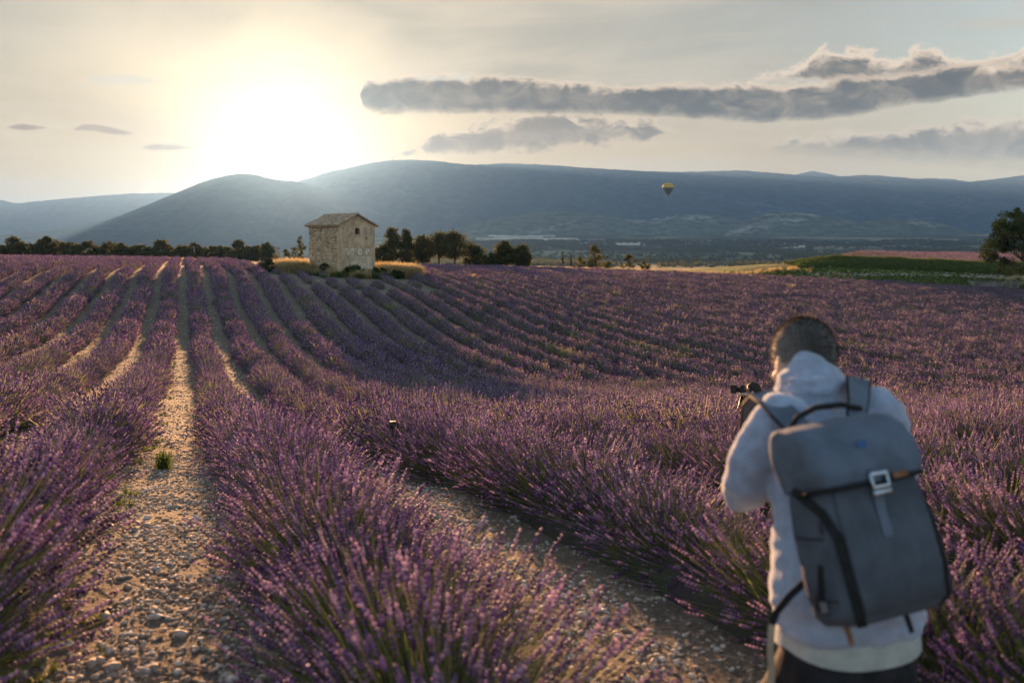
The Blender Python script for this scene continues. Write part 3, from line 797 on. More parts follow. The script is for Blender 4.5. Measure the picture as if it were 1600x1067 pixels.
M_bank = mat_turf('bank_turf', (0.06, 0.09, 0.025), (0.10, 0.125, 0.035), 0.4, (0.13, 0.11, 0.05))
M_track = mat_turf('track_gravel', (0.38, 0.32, 0.24), (0.30, 0.25, 0.18), 0.6)
def U(u, v):
    return uv2xy(u, v)
sheet('grass_field', [U(126.5, 6), U(143.5, 33), U(205, 34), U(205, -8)], M_verge, 0.05, step=(40, 24))
sheet('grass_field', [U(143.5, 33), U(111.5, 108), U(170, 118), U(205, 34)], M_verge2, 0.05, step=(70, 24))
sheet('stubble_field', [U(179, -14), U(178, 4), U(205, 6), U(207, -14)], M_stub, 0.06, step=(50, 12))
sheet('stubble_field', [px(592, 410, 160).xy[:], px(840, 410, 160).xy[:], px(850, 405, 178).xy[:], px(590, 405, 178).xy[:]], M_stub, 0.12, step=(40, 8))
sheet('stubble_field', [U(127, -12), U(127, -3), U(131, -2), U(131, -12)], M_stub, 0.05, step=(12, 6))
sheet('stubble_field', [U(112, -42), U(121.5, -24), U(130, -24), U(130, -42)], M_stub, 0.05, step=(20, 8))
def bank_rise(x, y):
    hb = np.interp(x, [30, 45, 49.5, 54, 80, 130], [0, 0.5, 0.8, 1.5, 1.45, 1.4]) + (fbm(x * 0.25, y * 0.1, 21, 3) - 0.5) * 0.5
    face = np.clip((y - 158 - (fbm(x * 0.2, x * 0, 22, 3) - 0.5) * 3) / 7.5, 0, 1) ** 0.7
    return np.maximum(hb, 0) * face
def bank_z(x, y):
    g = height(x, np.minimum(y, 166)); k = np.clip((x - 62) / 22, 0, 1)
    g2 = g + bank_rise(x, y) + np.clip(y - 170, 0, 100) * (0.018 * k - 0.06 * (1 - k))
    return g2
def build_bank():
    xs = np.linspace(30, 135, 150); ys = np.concatenate([np.linspace(156, 170, 30), np.linspace(172, 250, 20)])
    X, Y = np.meshgrid(xs, ys); Z = bank_z(X, Y) - 0.02 + np.where(Y < 158.2, -0.25, 0)
    Z = np.where((X < 30.5) , Z - 1.0, Z)
    idx = np.arange(X.size).reshape(X.shape)
    F = np.stack([idx[:-1, :-1], idx[:-1, 1:], idx[1:, 1:], idx[1:, :-1]], -1).reshape(-1, 4)
    o = link('bank', mesh_np('bank', np.stack([X, Y, Z], -1).reshape(-1, 3), F, [M_bank], smooth=True)); tag(o, kind='structure')
build_bank()
# cart track along the foot of the bank
sheet('track', [(44, 151.5), (125, 147), (125, 150), (44, 153.5)], M_track, 0.10, step=(60, 6))
# pale strips of crops and greenhouses far down in the valley
M_pale = mat_plain('pale_crop', (0.55, 0.5, 0.38), 0.9, 0.2, 0.01)
for x0, x1, y0, y1 in ((762, 868, 370, 367.5), (770, 850, 374, 371.5), (742, 800, 377, 375.5), (850, 905, 377, 375.5), (880, 950, 381, 379.8), (965, 1010, 383.5, 382.5), (1075, 1118, 386, 385), (1160, 1198, 385, 383.4), (1225, 1270, 388, 387)):
    a = hit(x0, y0, 300, 5200); b = hit(x1, y0, 300, 5200)
    Y0 = (a.y + b.y) / 2; Y1 = Y0 * 1.10
    sheet('crop_field', [(a.x, Y0), (b.x, Y0), (b.x * 1.06, Y1), (a.x * 1.06, Y1)], M_pale, 0.6, step=(20, 6))

# ------------------------------------------------------------------ grasses
def tuft_mesh(name, seed, n, h, spread, w, mat, droop=0.3, ears=False):
    r = np.random.default_rng(seed)
    ph = r.random(n) * 6.283; th = np.abs(r.normal(0, spread, n)); L = h * (0.6 + 0.5 * r.random(n))
    b0 = r.normal(0, 0.07 * h / 0.5, (n, 3)) * [1, 1, 0]
    d = np.stack([np.sin(th) * np.cos(ph), np.sin(th) * np.sin(ph), np.cos(th)], 1)
    s = np.stack([-np.sin(ph), np.cos(ph), 0 * ph], 1); out = np.stack([np.cos(ph), np.sin(ph), -0.3 + 0 * ph], 1)
    V = []
    for t, ww in ((0, 1), (0.5, 0.8), (0.85, 0.5)):
        c = b0 + d * (L * t)[:, None] + out * (droop * L * t * t)[:, None]
        V += [c + s * w * ww, c - s * w * ww]
    V.append(b0 + d * L[:, None] + out * (droop * L)[:, None])
    f = np.array([(0, 1, 3), (0, 3, 2), (2, 3, 5), (2, 5, 4), (4, 5, 6)])
    vs = np.stack(V, 1); F = (f[None] + (np.arange(n) * 7)[:, None, None]).reshape(-1, 3)
    return mesh_np(name, vs.reshape(-1, 3), F, [mat], attr={'tint': np.repeat(r.random(n), 7)})
TUFT = bpy.data.collections.new('grass_tufts')
M_grass_d = mat_leaf('bank_grass_blade', [(0.055, 0.085, 0.02), (0.10, 0.14, 0.032), (0.16, 0.18, 0.05)], 0.3, 0.6)
TM = [tuft_mesh('dry_grass', 1, 60, 0.8, 0.28, 0.009, M_straw), tuft_mesh('dry_grass', 2, 60, 0.7, 0.35, 0.009, M_straw),
      tuft_mesh('green_grass', 3, 60, 0.5, 0.4, 0.010, M_grass), tuft_mesh('green_grass', 4, 60, 0.4, 0.5, 0.012, M_grass),
      tuft_mesh('weed', 5, 26, 0.10, 0.8, 0.006, M_grass), tuft_mesh('bank_grass', 6, 70, 0.45, 0.55, 0.014, M_grass_d)]
for i, me in enumerate(TM):
    TUFT.objects.link(bpy.data.objects.new('grass_tuft_%02d' % i, me))
G_TUFT = scatter_group('scatter_tufts', TUFT)
def tufts(name, x, y, z, size, idx, seed=0):
    r = np.random.default_rng(seed); n = len(x)
    rot = np.stack([r.normal(0, 0.1, n), r.normal(0, 0.1, n), r.random(n) * 6.283], 1)
    return scatter(name, G_TUFT, np.stack([x, y, z], 1), rot, size, idx)
def build_grass():
    r = np.random.default_rng(55)
    # verge along the far edge of the field, catching the sun
    n = 9000
    v = 10 + 110 * r.random(n); u = u_end(v) + 1.0 + np.abs(r.normal(0, 9, n)); x, y = U(u, v)
    k = in_view(x, y); x, y = x[k], y[k]; n = len(x)
    z = height(x, y)
    p = vnoise(x * 0.12, y * 0.12, 8)
    tufts('grass', x, y, z, 0.55 + 0.5 * r.random(n), np.where(p + r.normal(0, 0.15, n) > np.where(x > 25, 0.86, 0.62), r.integers(0, 2, n), r.integers(2, 4, n)), 1)
    # the bank
    n = 9000
    x = 46 + 80 * r.random(n); y = 157.5 + 11 * r.random(n) ** 0.8; z = bank_z(x, y)
    k = in_view(x, y); x, y, z = x[k], y[k], z[k]; n = len(x)
    tufts('grass', x, y, z, 0.8 + 0.7 * r.random(n), np.where((r.random(n) < 0.05) | ((vnoise(x * 0.35, y * 0.5, 17) > 0.66) & (r.random(n) < 0.6)), 2, 5), 2)
    # round the hut
    n = 4600
    a = r.random(n) * 6.283; rad = np.sqrt(r.random(n))
    u = 100.5 + 7.2 * rad * np.sin(a); v = 15.4 + 6.2 * rad * np.cos(a)
    x, y = U(u, v); z = height(x, y)
    gold = ((v > 18.2) & (u > 96.5)) | ((v < 12.0) & (u > 97.5))
    k = (gold | (r.random(n) < 0.75)); x, y, z, gold, u = x[k], y[k], z[k], gold[k], u[k]; n = len(x)
    idx = np.where(gold | (r.random(n) < 0.10), r.integers(0, 2, n), np.where(r.random(n) < 0.5, 5, 3))
    tufts('tall_grass', x, y, z, np.where(gold, 1.25, 1.2) * (0.7 + 0.5 * r.random(n)), idx, 3)
    # tall straw catching the sun at the right and left feet of the hut
    n = 900; v = np.where(r.random(n) < 0.72, 18.6 + 3.6 * r.random(n), 8.6 + 3.0 * r.random(n)); u = 96.8 + 5.0 * r.random(n); x, y = U(u, v)
    tufts('tall_grass', x, y, height(x, y), 1.25 + 0.75 * r.random(n), r.integers(0, 2, n), 8)
    # weeds along the sides of the paths
    P = []
    for k_ in (-4, -3, -2, -1, 0, 1, 2, 3):
        n = 420
        u = 2.5 + 45 * r.random(n) ** 1.3; v = V0 + k_ * SP - 0.36 + r.normal(0, 0.08, n)
        m = vnoise(u * 0.8, np.full(n, k_ * 3.3), 41) > 0.66; P.append(np.stack([u[m], v[m]], 1))
    P = np.concatenate(P); x, y = U(P[:, 0], P[:, 1]); k = in_view(x, y); x, y = x[k], y[k]
    tufts('weeds', x, y, height(x, y), 0.35 + 0.5 * r.random(len(x)), np.full(len(x), 4), 4)
    # grasses among the stubble on the left skyline
    n = 1500; v = -60 + 66 * r.random(n); u = 181 + 10 * r.random(n); x, y = U(u, v); k = in_view(x, y); x, y = x[k], y[k]
    tufts('dry_grass', x, y, height(x, y), 0.6 + 0.4 * r.random(len(x)), r.integers(0, 2, len(x)), 5)
build_grass()

def build_far_lavender():
    r = np.random.default_rng(66)
    P = []
    for v in np.arange(-64, 7, 1.9):
        u = np.arange(131.5, 178, 0.62); P.append(np.stack([u + r.normal(0, 0.1, len(u)), v + r.normal(0, 0.06, len(u))], 1))
    P = np.concatenate(P); x, y = U(P[:, 0], P[:, 1]); k = in_view(x, y) & ~((P[:, 0] < 138) & (P[:, 1] < -24)); x, y = x[k], y[k]; n = len(x)
    rot = np.stack([0 * x, 0 * x, r.random(n) * 6.283], 1)
    scatter('lavender', G_BUSH, np.stack([x, y, height(x, y)], 1), rot, 0.9 + 0.3 * r.random(n), 10 + r.integers(0, 4, n))
    X, Y = np.meshgrid(np.arange(78, 128, 0.8), np.arange(176, 246, 1.9)); x = X.ravel(); y = Y.ravel(); k = in_view(x, y); x, y = x[k], y[k]; n = len(x)
    rot = np.stack([0 * x, 0 * x, r.random(n) * 6.283], 1)
    scatter('lavender', G_BUSH, np.stack([x, y, bank_z(x, y)], 1), rot, 0.9 + 0.3 * r.random(n), 10 + r.integers(0, 4, n))
build_far_lavender()

# ------------------------------------------------------------------ stones of the paths
def stone_mesh(seed, sub=1):
    r = random.Random(seed); bm = bmesh.new(); bmesh.ops.create_icosphere(bm, subdivisions=sub, radius=0.5)
    sx, sy, sz = 1.0, 0.6 + 0.35 * r.random(), 0.28 + 0.22 * r.random()
    for v in bm.verts:
        k = 1 + r.uniform(-0.16, 0.16); v.co = Vector((v.co.x * sx * k, v.co.y * sy * k, v.co.z * sz * k))
    me = bpy.data.meshes.new('stone'); bm.to_mesh(me); bm.free(); me.materials.append(M_pebble)
    me.polygons.foreach_set('use_smooth', [r.random() < 0.6] * len(me.polygons))
    return me
STONES = [stone_mesh(i) for i in range(7)]
PEB = bpy.data.collections.new('pebbles')
for i, me in enumerate(STONES): PEB.objects.link(bpy.data.objects.new('pebble_%02d' % i, me))
G_PEB = scatter_group('scatter_pebbles', PEB)
def build_stones():
    r = np.random.default_rng(88); U_ = []; S_ = []
    for k in range(-5, 8):
        n = {0: 22000, 1: 22000, 2: 7000, -1: 7000}.get(k, 2600)
        u = 1.0 + 13 * r.random(n) ** 1.2; v = V0 + k * SP + r.normal(0, 0.40, n); U_.append(np.stack([u, v], 1)); S_.append(0.009 + 0.036 * r.random(n) ** 2.4)
        n = 3500 if k in (0, 1, 2, -1) else 1800
        u = 12 + 38 * r.random(n); v = V0 + k * SP + r.normal(0, 0.32, n); U_.append(np.stack([u, v], 1)); S_.append(0.025 + 0.045 * r.random(n) ** 2)
    for k in range(-6, 11):
        n = 420; u = 50 + 48 * r.random(n); v = V0 + k * SP + r.normal(0, 0.33, n); U_.append(np.stack([u, v], 1)); S_.append(0.05 + 0.10 * r.random(n) ** 2)
    U_ = np.concatenate(U_); S_ = np.concatenate(S_); x, y = U(U_[:, 0], U_[:, 1]); pat = fbm(x * 2.3, y * 2.3, 19, 3)
    k = in_view(x, y) & (U_[:, 0] < u_end(U_[:, 1])) & (r.random(len(x)) < np.clip((pat - 0.36) * 5.5, 0.12, 1)); x, y, S_ = x[k], y[k], S_[k]; n = len(x)
    rot = np.stack([r.normal(0, 0.25, n), r.normal(0, 0.25, n), r.random(n) * 6.283], 1)
    scatter('gravel', G_PEB, np.stack([x, y, height(x, y) + S_ * 0.12], 1), rot, S_, r.integers(0, 7, n), GROUND)
    # plant litter: fallen stems and spent flower heads
    lit = bpy.data.collections.new('litter_pieces')
    for i in range(4):
        m = MB(); a = 0.05 + 0.03 * i; m.tube([(-a, 0, 0), (0, 0.006 * (i - 1.5), 0.003), (a, 0.004, 0)], [0.0014, 0.0016, 0.001], 4)
        if i % 2: m.tube([(a, 0.004, 0), (a + 0.02, 0.004, 0.002), (a + 0.045, 0.004, 0)], [0.002, 0.006, 0.002], 5, 1)
        lit.objects.link(bpy.data.objects.new('litter_%02d' % i, m.mesh('litter', [mat_plain('dry_stem', (0.36, 0.28, 0.17), 0.9, 0.2), mat_plain('spent_flower', (0.22, 0.15, 0.18), 0.9, 0.2)])))
    n = 2600; kk = r.integers(-1, 4, n); u = 1.5 + 16 * r.random(n) ** 1.3; v = V0 + kk * SP + r.normal(0, 0.36, n); lx, ly = U(u, v); q = in_view(lx, ly); lx, ly = lx[q], ly[q]; n = len(lx)
    scatter('plant_litter', scatter_group('scatter_litter', lit), np.stack([lx, ly, height(lx, ly) + 0.010], 1), np.stack([r.normal(0, .12, n), r.normal(0, .12, n), r.random(n) * 6.283], 1), 0.6 + 0.8 * r.random(n), r.integers(0, 4, n), GROUND)
    for j in range(290):
        k = 0 if j % 5 < 3 else 1
        u = 2.6 + 9.5 * r.random() ** 1.4; v = V0 + k * SP + r.normal(0, 0.27); x, y = U(u, v); s_ = 0.035 + 0.055 * r.random() ** 1.6
        o = link('stone', STONES[j % 7], GROUND); o.location = (x, y, hz(x, y) + s_ * 0.10); o.scale = (s_, s_, s_)
        o.rotation_euler = (r.normal(0, 0.2), r.normal(0, 0.2), r.random() * 6.28)
build_stones()

# ------------------------------------------------------------------ single tufts in the field
def tuft_thing(p, label, cat, me, size, name='grass_tuft'):
    o = link(name, me); o.location = p; o.scale = (size,) * 3; tag(o, label, cat)
    return o
p = hit(254, 734); tuft_thing(p, 'small bright green grass tuft growing alone in the gravel path', 'grass tuft', tuft_mesh('grass_tuft', 71, 130, 0.30, 0.40, 0.006, M_grass, 0.15), 0.85)
p = hit(1237, 455, 40, 300); tuft_thing(p, 'straw coloured grass tuft standing in the far lavender above the backpacker', 'grass tuft', tuft_mesh('grass_tuft', 72, 160, 1.1, 0.30, 0.02, M_straw), 0.95)
p = hit(738, 441, 40, 300); tuft_thing(p, 'golden grass tuft in the lavender to the right of the hut', 'grass tuft', tuft_mesh('grass_tuft', 73, 160, 1.1, 0.35, 0.02, M_straw), 0.9)
p = hit(1340, 488, 30, 300); tuft_thing(p, 'pale thin grass stalks in the lavender above the right strap of the backpack', 'grass tuft', tuft_mesh('grass_tuft', 74, 22, 1.0, 0.5, 0.016, M_straw), 0.9)

# ------------------------------------------------------------------ trees
def leaf_cloud(r, C, S, per, leaf, tint_c):
    """leaf quads spread round cluster centres C (n,3) with radius S"""
    n = len(C) * per
    c = np.repeat(C, per, 0); s = np.repeat(S, per)
    d = r.normal(0, 1, (n, 3)); d /= np.linalg.norm(d, axis=1, keepdims=True)
    p = c + d * (s * r.random(n) ** 0.45)[:, None] * [1, 1, 0.8]
    a = r.normal(0, 1, (n, 3)); a /= np.linalg.norm(a, axis=1, keepdims=True); b, _ = frames(a)
    L = leaf * (0.6 + 0.8 * r.random(n))[:, None]
    vs = np.stack([p - a * L * 0.5, p + b * L * 0.28, p + a * L * 0.5, p - b * L * 0.28], 1)
    F = np.arange(n * 4).reshape(n, 4)
    return vs.reshape(-1, 3), F, np.repeat(np.clip(np.repeat(tint_c, per) + r.normal(0, 0.15, n), 0, 1), 4)
def tree(name, p, h, w, kind, seed, label, cat, group=None, leaves=2000, leafsz=0.32, mat=None, base=0.18):
    r = np.random.default_rng(seed); rp = random.Random(seed)
    root = empty(name, p, rp.random() * 6.28); tag(root, label, cat, group)
    mat = mat or M_leaf_dark
    nc = max(14, leaves // 45)
    # crown envelope
    if kind == 'round':   t0, prof = base, [(0, 0.55), (0.25, 0.9), (0.55, 1.0), (0.8, 0.75), (1, 0.25)]
    elif kind == 'tall':  t0, prof = base * 0.6, [(0, 0.7), (0.3, 1.0), (0.6, 0.75), (0.85, 0.42), (1, 0.12)]
    elif kind == 'cypress': t0, prof = 0.05, [(0, 0.8), (0.4, 1.0), (0.75, 0.8), (1, 0.2)]
    elif kind == 'umbrella': t0, prof = 0.35, [(0, 0.55), (0.3, 1.0), (0.6, 1.0), (0.85, 0.7), (1, 0.3)]
    else:                 t0, prof = 0.02, [(0, 0.9), (0.4, 1.0), (0.75, 0.8), (1, 0.35)]
    tt = r.random(nc); rr = np.interp(tt, *zip(*prof)) * w / 2
    ph = r.random(nc) * 6.283; q = np.sqrt(r.random(nc)) * 0.92
    lump = 0.78 + 0.44 * vnoise(ph * 1.2, tt * 4, seed)
    C = np.stack([np.cos(ph) * rr * q * lump, np.sin(ph) * rr * q * lump, h * (t0 + (1 - t0) * tt * (0.88 + 0.16 * vnoise(ph, ph * 0, seed + 3)))], 1)
    S = (0.16 + 0.12 * r.random(nc)) * min(w, h * 0.8)
    if kind == 'cypress': S = S * 0.7
    V, F, tn = leaf_cloud(r, C, S, 45, leafsz, 0.25 + 0.5 * r.random(nc))
    V[:, 2] = np.maximum(V[:, 2], 0.05)
    b = MB(); lean = Vector((rp.uniform(-.05, .05) * h, rp.uniform(-.05, .05) * h, 0))
    top = h * (t0 + (1 - t0) * 0.6)
    b.tube([Vector((0, 0, -0.2)), lean * 0.4 + Vector((0, 0, top * 0.4)), lean + Vector((0, 0, top))], [h * 0.03, h * 0.022, h * 0.008], 7)
    for i in rp.sample(range(nc), min(9, nc)):
        c = Vector(C[i]); z0 = max(h * t0 * 0.7, c.z * 0.5)
        st = lean * (z0 / top) + Vector((0, 0, z0))
        b.tube([st, st.lerp(c, 0.5) + Vector((0, 0, 0.04 * h)), c], [h * 0.012, h * 0.008, h * 0.003], 5)
    b.build('trunk', M_bark, root, True)
    link('crown', mesh_np('crown', V, F, [mat], attr={'tint': tn}), root)
    return root
def place(xp, Y):
    a = (xp - 800) / FPX; return Vector((a * Y, Y, hz(a * Y, Y)))
def tree_px(xc, ytop, wpx, Y, kind, label, name='tree', cat='tree', **kw):
    p = place(xc, Y); top = px(xc, ytop, Y).z
    return tree(name, p, max(top - p.z, 0.8), wpx / FPX * Y, kind, int(xc * 7 + Y), label, cat, **kw)
TL = [(6, 374, 22), (24, 369, 24), (43, 370, 20), (60, 376, 20), (75, 369, 24), (92, 368, 22), (108, 371, 20), (122, 375, 20), (138, 375, 22), (155, 374, 22),
      (171, 372, 22), (187, 377, 20), (203, 376, 22), (220, 376, 24), (237, 378, 20), (254, 373, 24), (270, 375, 20), (287, 378, 22), (304, 379, 22), (320, 378, 22),
      (338, 378, 24), (357, 379, 22), (374, 372, 17), (389, 374, 17), (404, 378, 18), (418, 379, 14)]
GT = 'trees of the line on the left skyline'
QUAL = ['round topped', 'bushy', 'slightly taller', 'low spreading', 'dense', 'loose crowned']
for i, (xp, yt, wp) in enumerate(TL):
    q = QUAL[(i * 5 + 2) % 6]
    if i < 12: lab = '%s dark tree, %s from the left end of the treeline' % (q, ORD[i])
    elif i > 13: lab = '%s dark tree, %s from the sunlit right end of the left treeline' % (q, ORD[25 - i])
    else: lab = ('%s dark tree just left of the middle of the left treeline', '%s dark tree just right of the middle of the left treeline')[i - 12] % q
    tree_px(xp, yt + 9 - (0, 5, -3, 2, 6, -2, 1)[i % 7], wp * (2.1, 1.7, 2.4, 1.9)[i % 4], 205 + (i * 37 % 11), 'tall' if i in (4, 5, 22, 23) else 'shrub', lab, group=GT, leaves=3200, leafsz=0.46)
tree_px(471, 371, 17, 190, 'tall', 'slender dark tree just left of the hut in the sun glare', leaves=1100)
for xp, yt, wp, lab in ((432, 388, 22, 'low bush left of the hut beside the treeline end'), (448, 391, 18, 'low bush between the treeline and the slender tree'), (463, 387, 20, 'low bush at the foot of the slender tree left of the hut')):
    tree_px(xp, yt, wp, 200, 'shrub', lab, 'bush', 'bush', leaves=700)
G2 = 'trees behind and right of the hut'
for xp, yt, wp, Y, kind, lab in (
        (599, 379, 24, 172, 'shrub', 'low dark tree touching the right wall of the hut'),
        (614, 355, 28, 175, 'tall', 'tall tree with yellow lit top, first right of the hut'),
        (636, 357, 20, 172, 'tall', 'tall narrow dark tree beside the yellow topped tree'),
        (660, 366, 28, 174, 'round', 'rounded dark tree between the narrow tree and the broad pines'),
        (686, 360, 36, 176, 'umbrella', 'left one of the two broad round pines'),
        (711, 361, 38, 172, 'umbrella', 'right one of the two broad round pines'),
        (743, 379, 32, 174, 'shrub', 'low spreading tree right of the broad pines'),
        (768, 392, 24, 170, 'shrub', 'small bush between the spreading tree and the pair of trees'),
        (790, 374, 27, 168, 'round', 'taller left tree of the pair before the pale valley fields'),
        (816, 381, 28, 168, 'round', 'shorter right tree of the pair before the pale valley fields')):
    tree_px(xp, yt + 4, wp * 1.3, Y, kind, lab, group=G2, leaves=4200, leafsz=0.42)
tree_px(878.5, 391, 6, 175, 'cypress', 'thin dark cypress standing alone at the edge of the meadow', 'cypress', leaves=600, leafsz=0.25)
tree_px(892, 399, 5, 176, 'cypress', 'very small cypress right of the lone cypress', 'cypress', leaves=350, leafsz=0.22)
tree_px(906, 401, 20, 178, 'shrub', 'low bush left of the single round tree', 'bush', 'bush', leaves=700)
tree_px(930, 385, 27, 174, 'round', 'single round tree at the edge of the valley, below the low hills', leaves=2000, base=0.08)
tree_px(949, 403, 16, 177, 'shrub', 'low bush right of the single round tree', 'bush', 'bush', leaves=600)
tree_px(982, 399, 27, 174, 'shrub', 'flat rounded bush on the meadow edge, larger of two', 'bush', 'bush', leaves=900)
tree_px(1008, 404, 18, 175, 'shrub', 'flat rounded bush on the meadow edge, smaller of two', 'bush', 'bush', leaves=600)

def big_tree():
    p = place(1603, 138); r = np.random.default_rng(404); rp = random.Random(404)
    root = empty('tree', p); tag(root, 'large leafy tree cut by the right edge, above the low concrete wall', 'tree')
    H = px(1603, 321, 138).z - p.z
    b = MB(); tips = []
    b.tube([(0, 0, -0.3), (0.1, 0, 1.2), (-0.1, 0.1, 2.6), (0.1, 0, 4.2), (0, 0, H * 0.75)], [0.36, 0.29, 0.25, 0.18, 0.06], 9)
    for i in range(34):
        a = rp.uniform(0, 6.283); z0 = rp.uniform(1.6, H * 0.6); t = rp.random()
        zt = min(H * 0.98, z0 + rp.uniform(0.4, 4.5)); k = (zt / H)
        rad = 5.9 * math.sin(math.pi * min(0.95, 0.16 + k * 0.74)) ** 0.8 * rp.uniform(0.55, 1.05)
        tip = Vector((math.cos(a) * rad, math.sin(a) * rad, zt)); st = Vector((0, 0, z0))
        mid = st.lerp(tip, 0.55) + Vector((rp.uniform(-.4, .4), rp.uniform(-.4, .4), 0.4))
        b.tube([st, mid, tip], [0.11, 0.06, 0.02], 6)
        tips += [tip, mid.lerp(tip, 0.5), mid]
        for j in range(3):
            q = mid.lerp(tip, rp.uniform(0.2, 1)) + Vector((rp.uniform(-1, 1), rp.uniform(-1, 1), rp.uniform(-.5, .9)))
            b.tube([mid, q], [0.04, 0.012], 5); tips.append(q)
    b.build('trunk', M_bark, root, True)
    n = 60; a = r.random(n) * 6.283; zz = 1.9 + (H - 2.3) * r.random(n); rad = 5.6 * np.sin(np.pi * np.clip(0.14 + zz / H * 0.76, 0, 0.97)) ** 0.8 * np.sqrt(r.random(n))
    tips += [Vector(q) for q in np.stack([np.cos(a) * rad, np.sin(a) * rad, zz], 1)]
    C = np.array(tips); S = 0.45 + 0.55 * r.random(len(C))
    V, F, tn = leaf_cloud(r, C, S, 150, 0.27, 0.2 + 0.6 * r.random(len(C)))
    link('crown', mesh_np('crown', V, F, [M_leaf_oak], attr={'tint': tn}), root)
big_tree()
tree_px(1541, 374, 26, 215, 'round', 'small pale tree behind the large tree, on the far lavender field', leaves=900, mat=M_leaf_oak)

# woods scattered over the valley floor
def build_woods():
    r = np.random.default_rng(90)
    coll = bpy.data.collections.new('wood_clumps')
    for i in range(4):
        C = r.normal(0, 1, (12, 3)) * [2.2, 2.2, 0.9] + [0, 0, 2.2]
        V, F, tn = leaf_cloud(r, C, np.full(12, 1.6), 14, 1.7, 0.2 + 0.5 * r.random(12)); V[:, 2] = np.maximum(V[:, 2], 0)
        coll.objects.link(bpy.data.objects.new('wood_clump_%02d' % i, mesh_np('wood_clump', V, F, [M_leaf_dark], attr={'tint': tn})))
    n = 22000; rad = 1250 + 2900 * r.random(n); a = -0.12 + 0.66 * r.random(n)
    x = rad * np.sin(a); y = rad * np.cos(a)
    k = (fbm(x * 0.004, y * 0.0022, 61, 4) > 0.50) | (r.random(n) < 0.06); k &= (y > 900); x, y = x[k], y[k]; n = len(x)
    rot = np.stack([0 * x, 0 * x, r.random(n) * 6.283], 1)
    scatter('woods', scatter_group('scatter_woods', coll), np.stack([x, y, height(x, y)], 1), rot, (1.0 + 0.9 * r.random(n)), r.integers(0, 4, n))
build_woods()

# low concrete wall under the large tree
def low_wall():
    a = place(1514, 143); b_ = place(1592, 140); d = (b_ - a); L = d.length; ang = math.atan2(d.y, d.x)
    root = empty('retaining_wall', (a + b_) / 2, ang); tag(root, 'low grey concrete wall in the grass verge by the large tree', 'wall')
    M_conc = mat_plain('weathered_concrete', (0.24, 0.225, 0.21), 0.9, 0.25, 1.2, 0.01, 12, col2=(0.14, 0.13, 0.12))
    n = 5
    for i in range(n):
        w = L / n - 0.03
        m = MB(); m.box(((-L / 2) + (i + 0.5) * L / n, 0, 0.42), (w, 0.3, 0.9 + 0.02 * (i % 2)))
        m.build('panel', M_conc, root)
    m = MB(); m.box((0, 0, 0.93), (L + 0.2, 0.4, 0.1)); m.build('coping', M_conc, root)
low_wall()

# hamlet on the slope at the left, a few pixels each
def hamlet():
    r = random.Random(12)
    mw = mat_plain('limewash', (0.62, 0.55, 0.45), 0.9, 0.1); mr = mat_plain('clay_roof', (0.38, 0.22, 0.15), 0.9, 0.2)
    wb = MB(); wb.box((0, 0, 3), (11, 8, 6)); wm = wb.mesh('wall', mw)
    rb = MB(); rb.add([(-6, -4.6, 5.9), (6, -4.6, 5.9), (6, 0, 8.4), (-6, 0, 8.4), (-6, 4.6, 5.9), (6, 4.6, 5.9)], [(0, 1, 2, 3), (3, 2, 5, 4), (0, 3, 4), (1, 5, 2)]); rm = rb.mesh('roof', mr)
    for i in range(22):
        X = r.gauss(160, 28); Y = r.uniform(4100, 4700); a = (X - 800) / FPX
        h = empty('house', (a * Y, Y, hz(a * Y, Y) - 0.5), r.random() * 3); h.scale = (2.0, 2.0, 2.0) if i % 5 == 0 else (1.3, 1.3, 1.3)
        tag(h, 'tiny pale house of the hamlet at the foot of the left mountain', 'house', 'houses of the far hamlet')
        link('wall', wm, h); link('roof', rm, h)
hamlet()

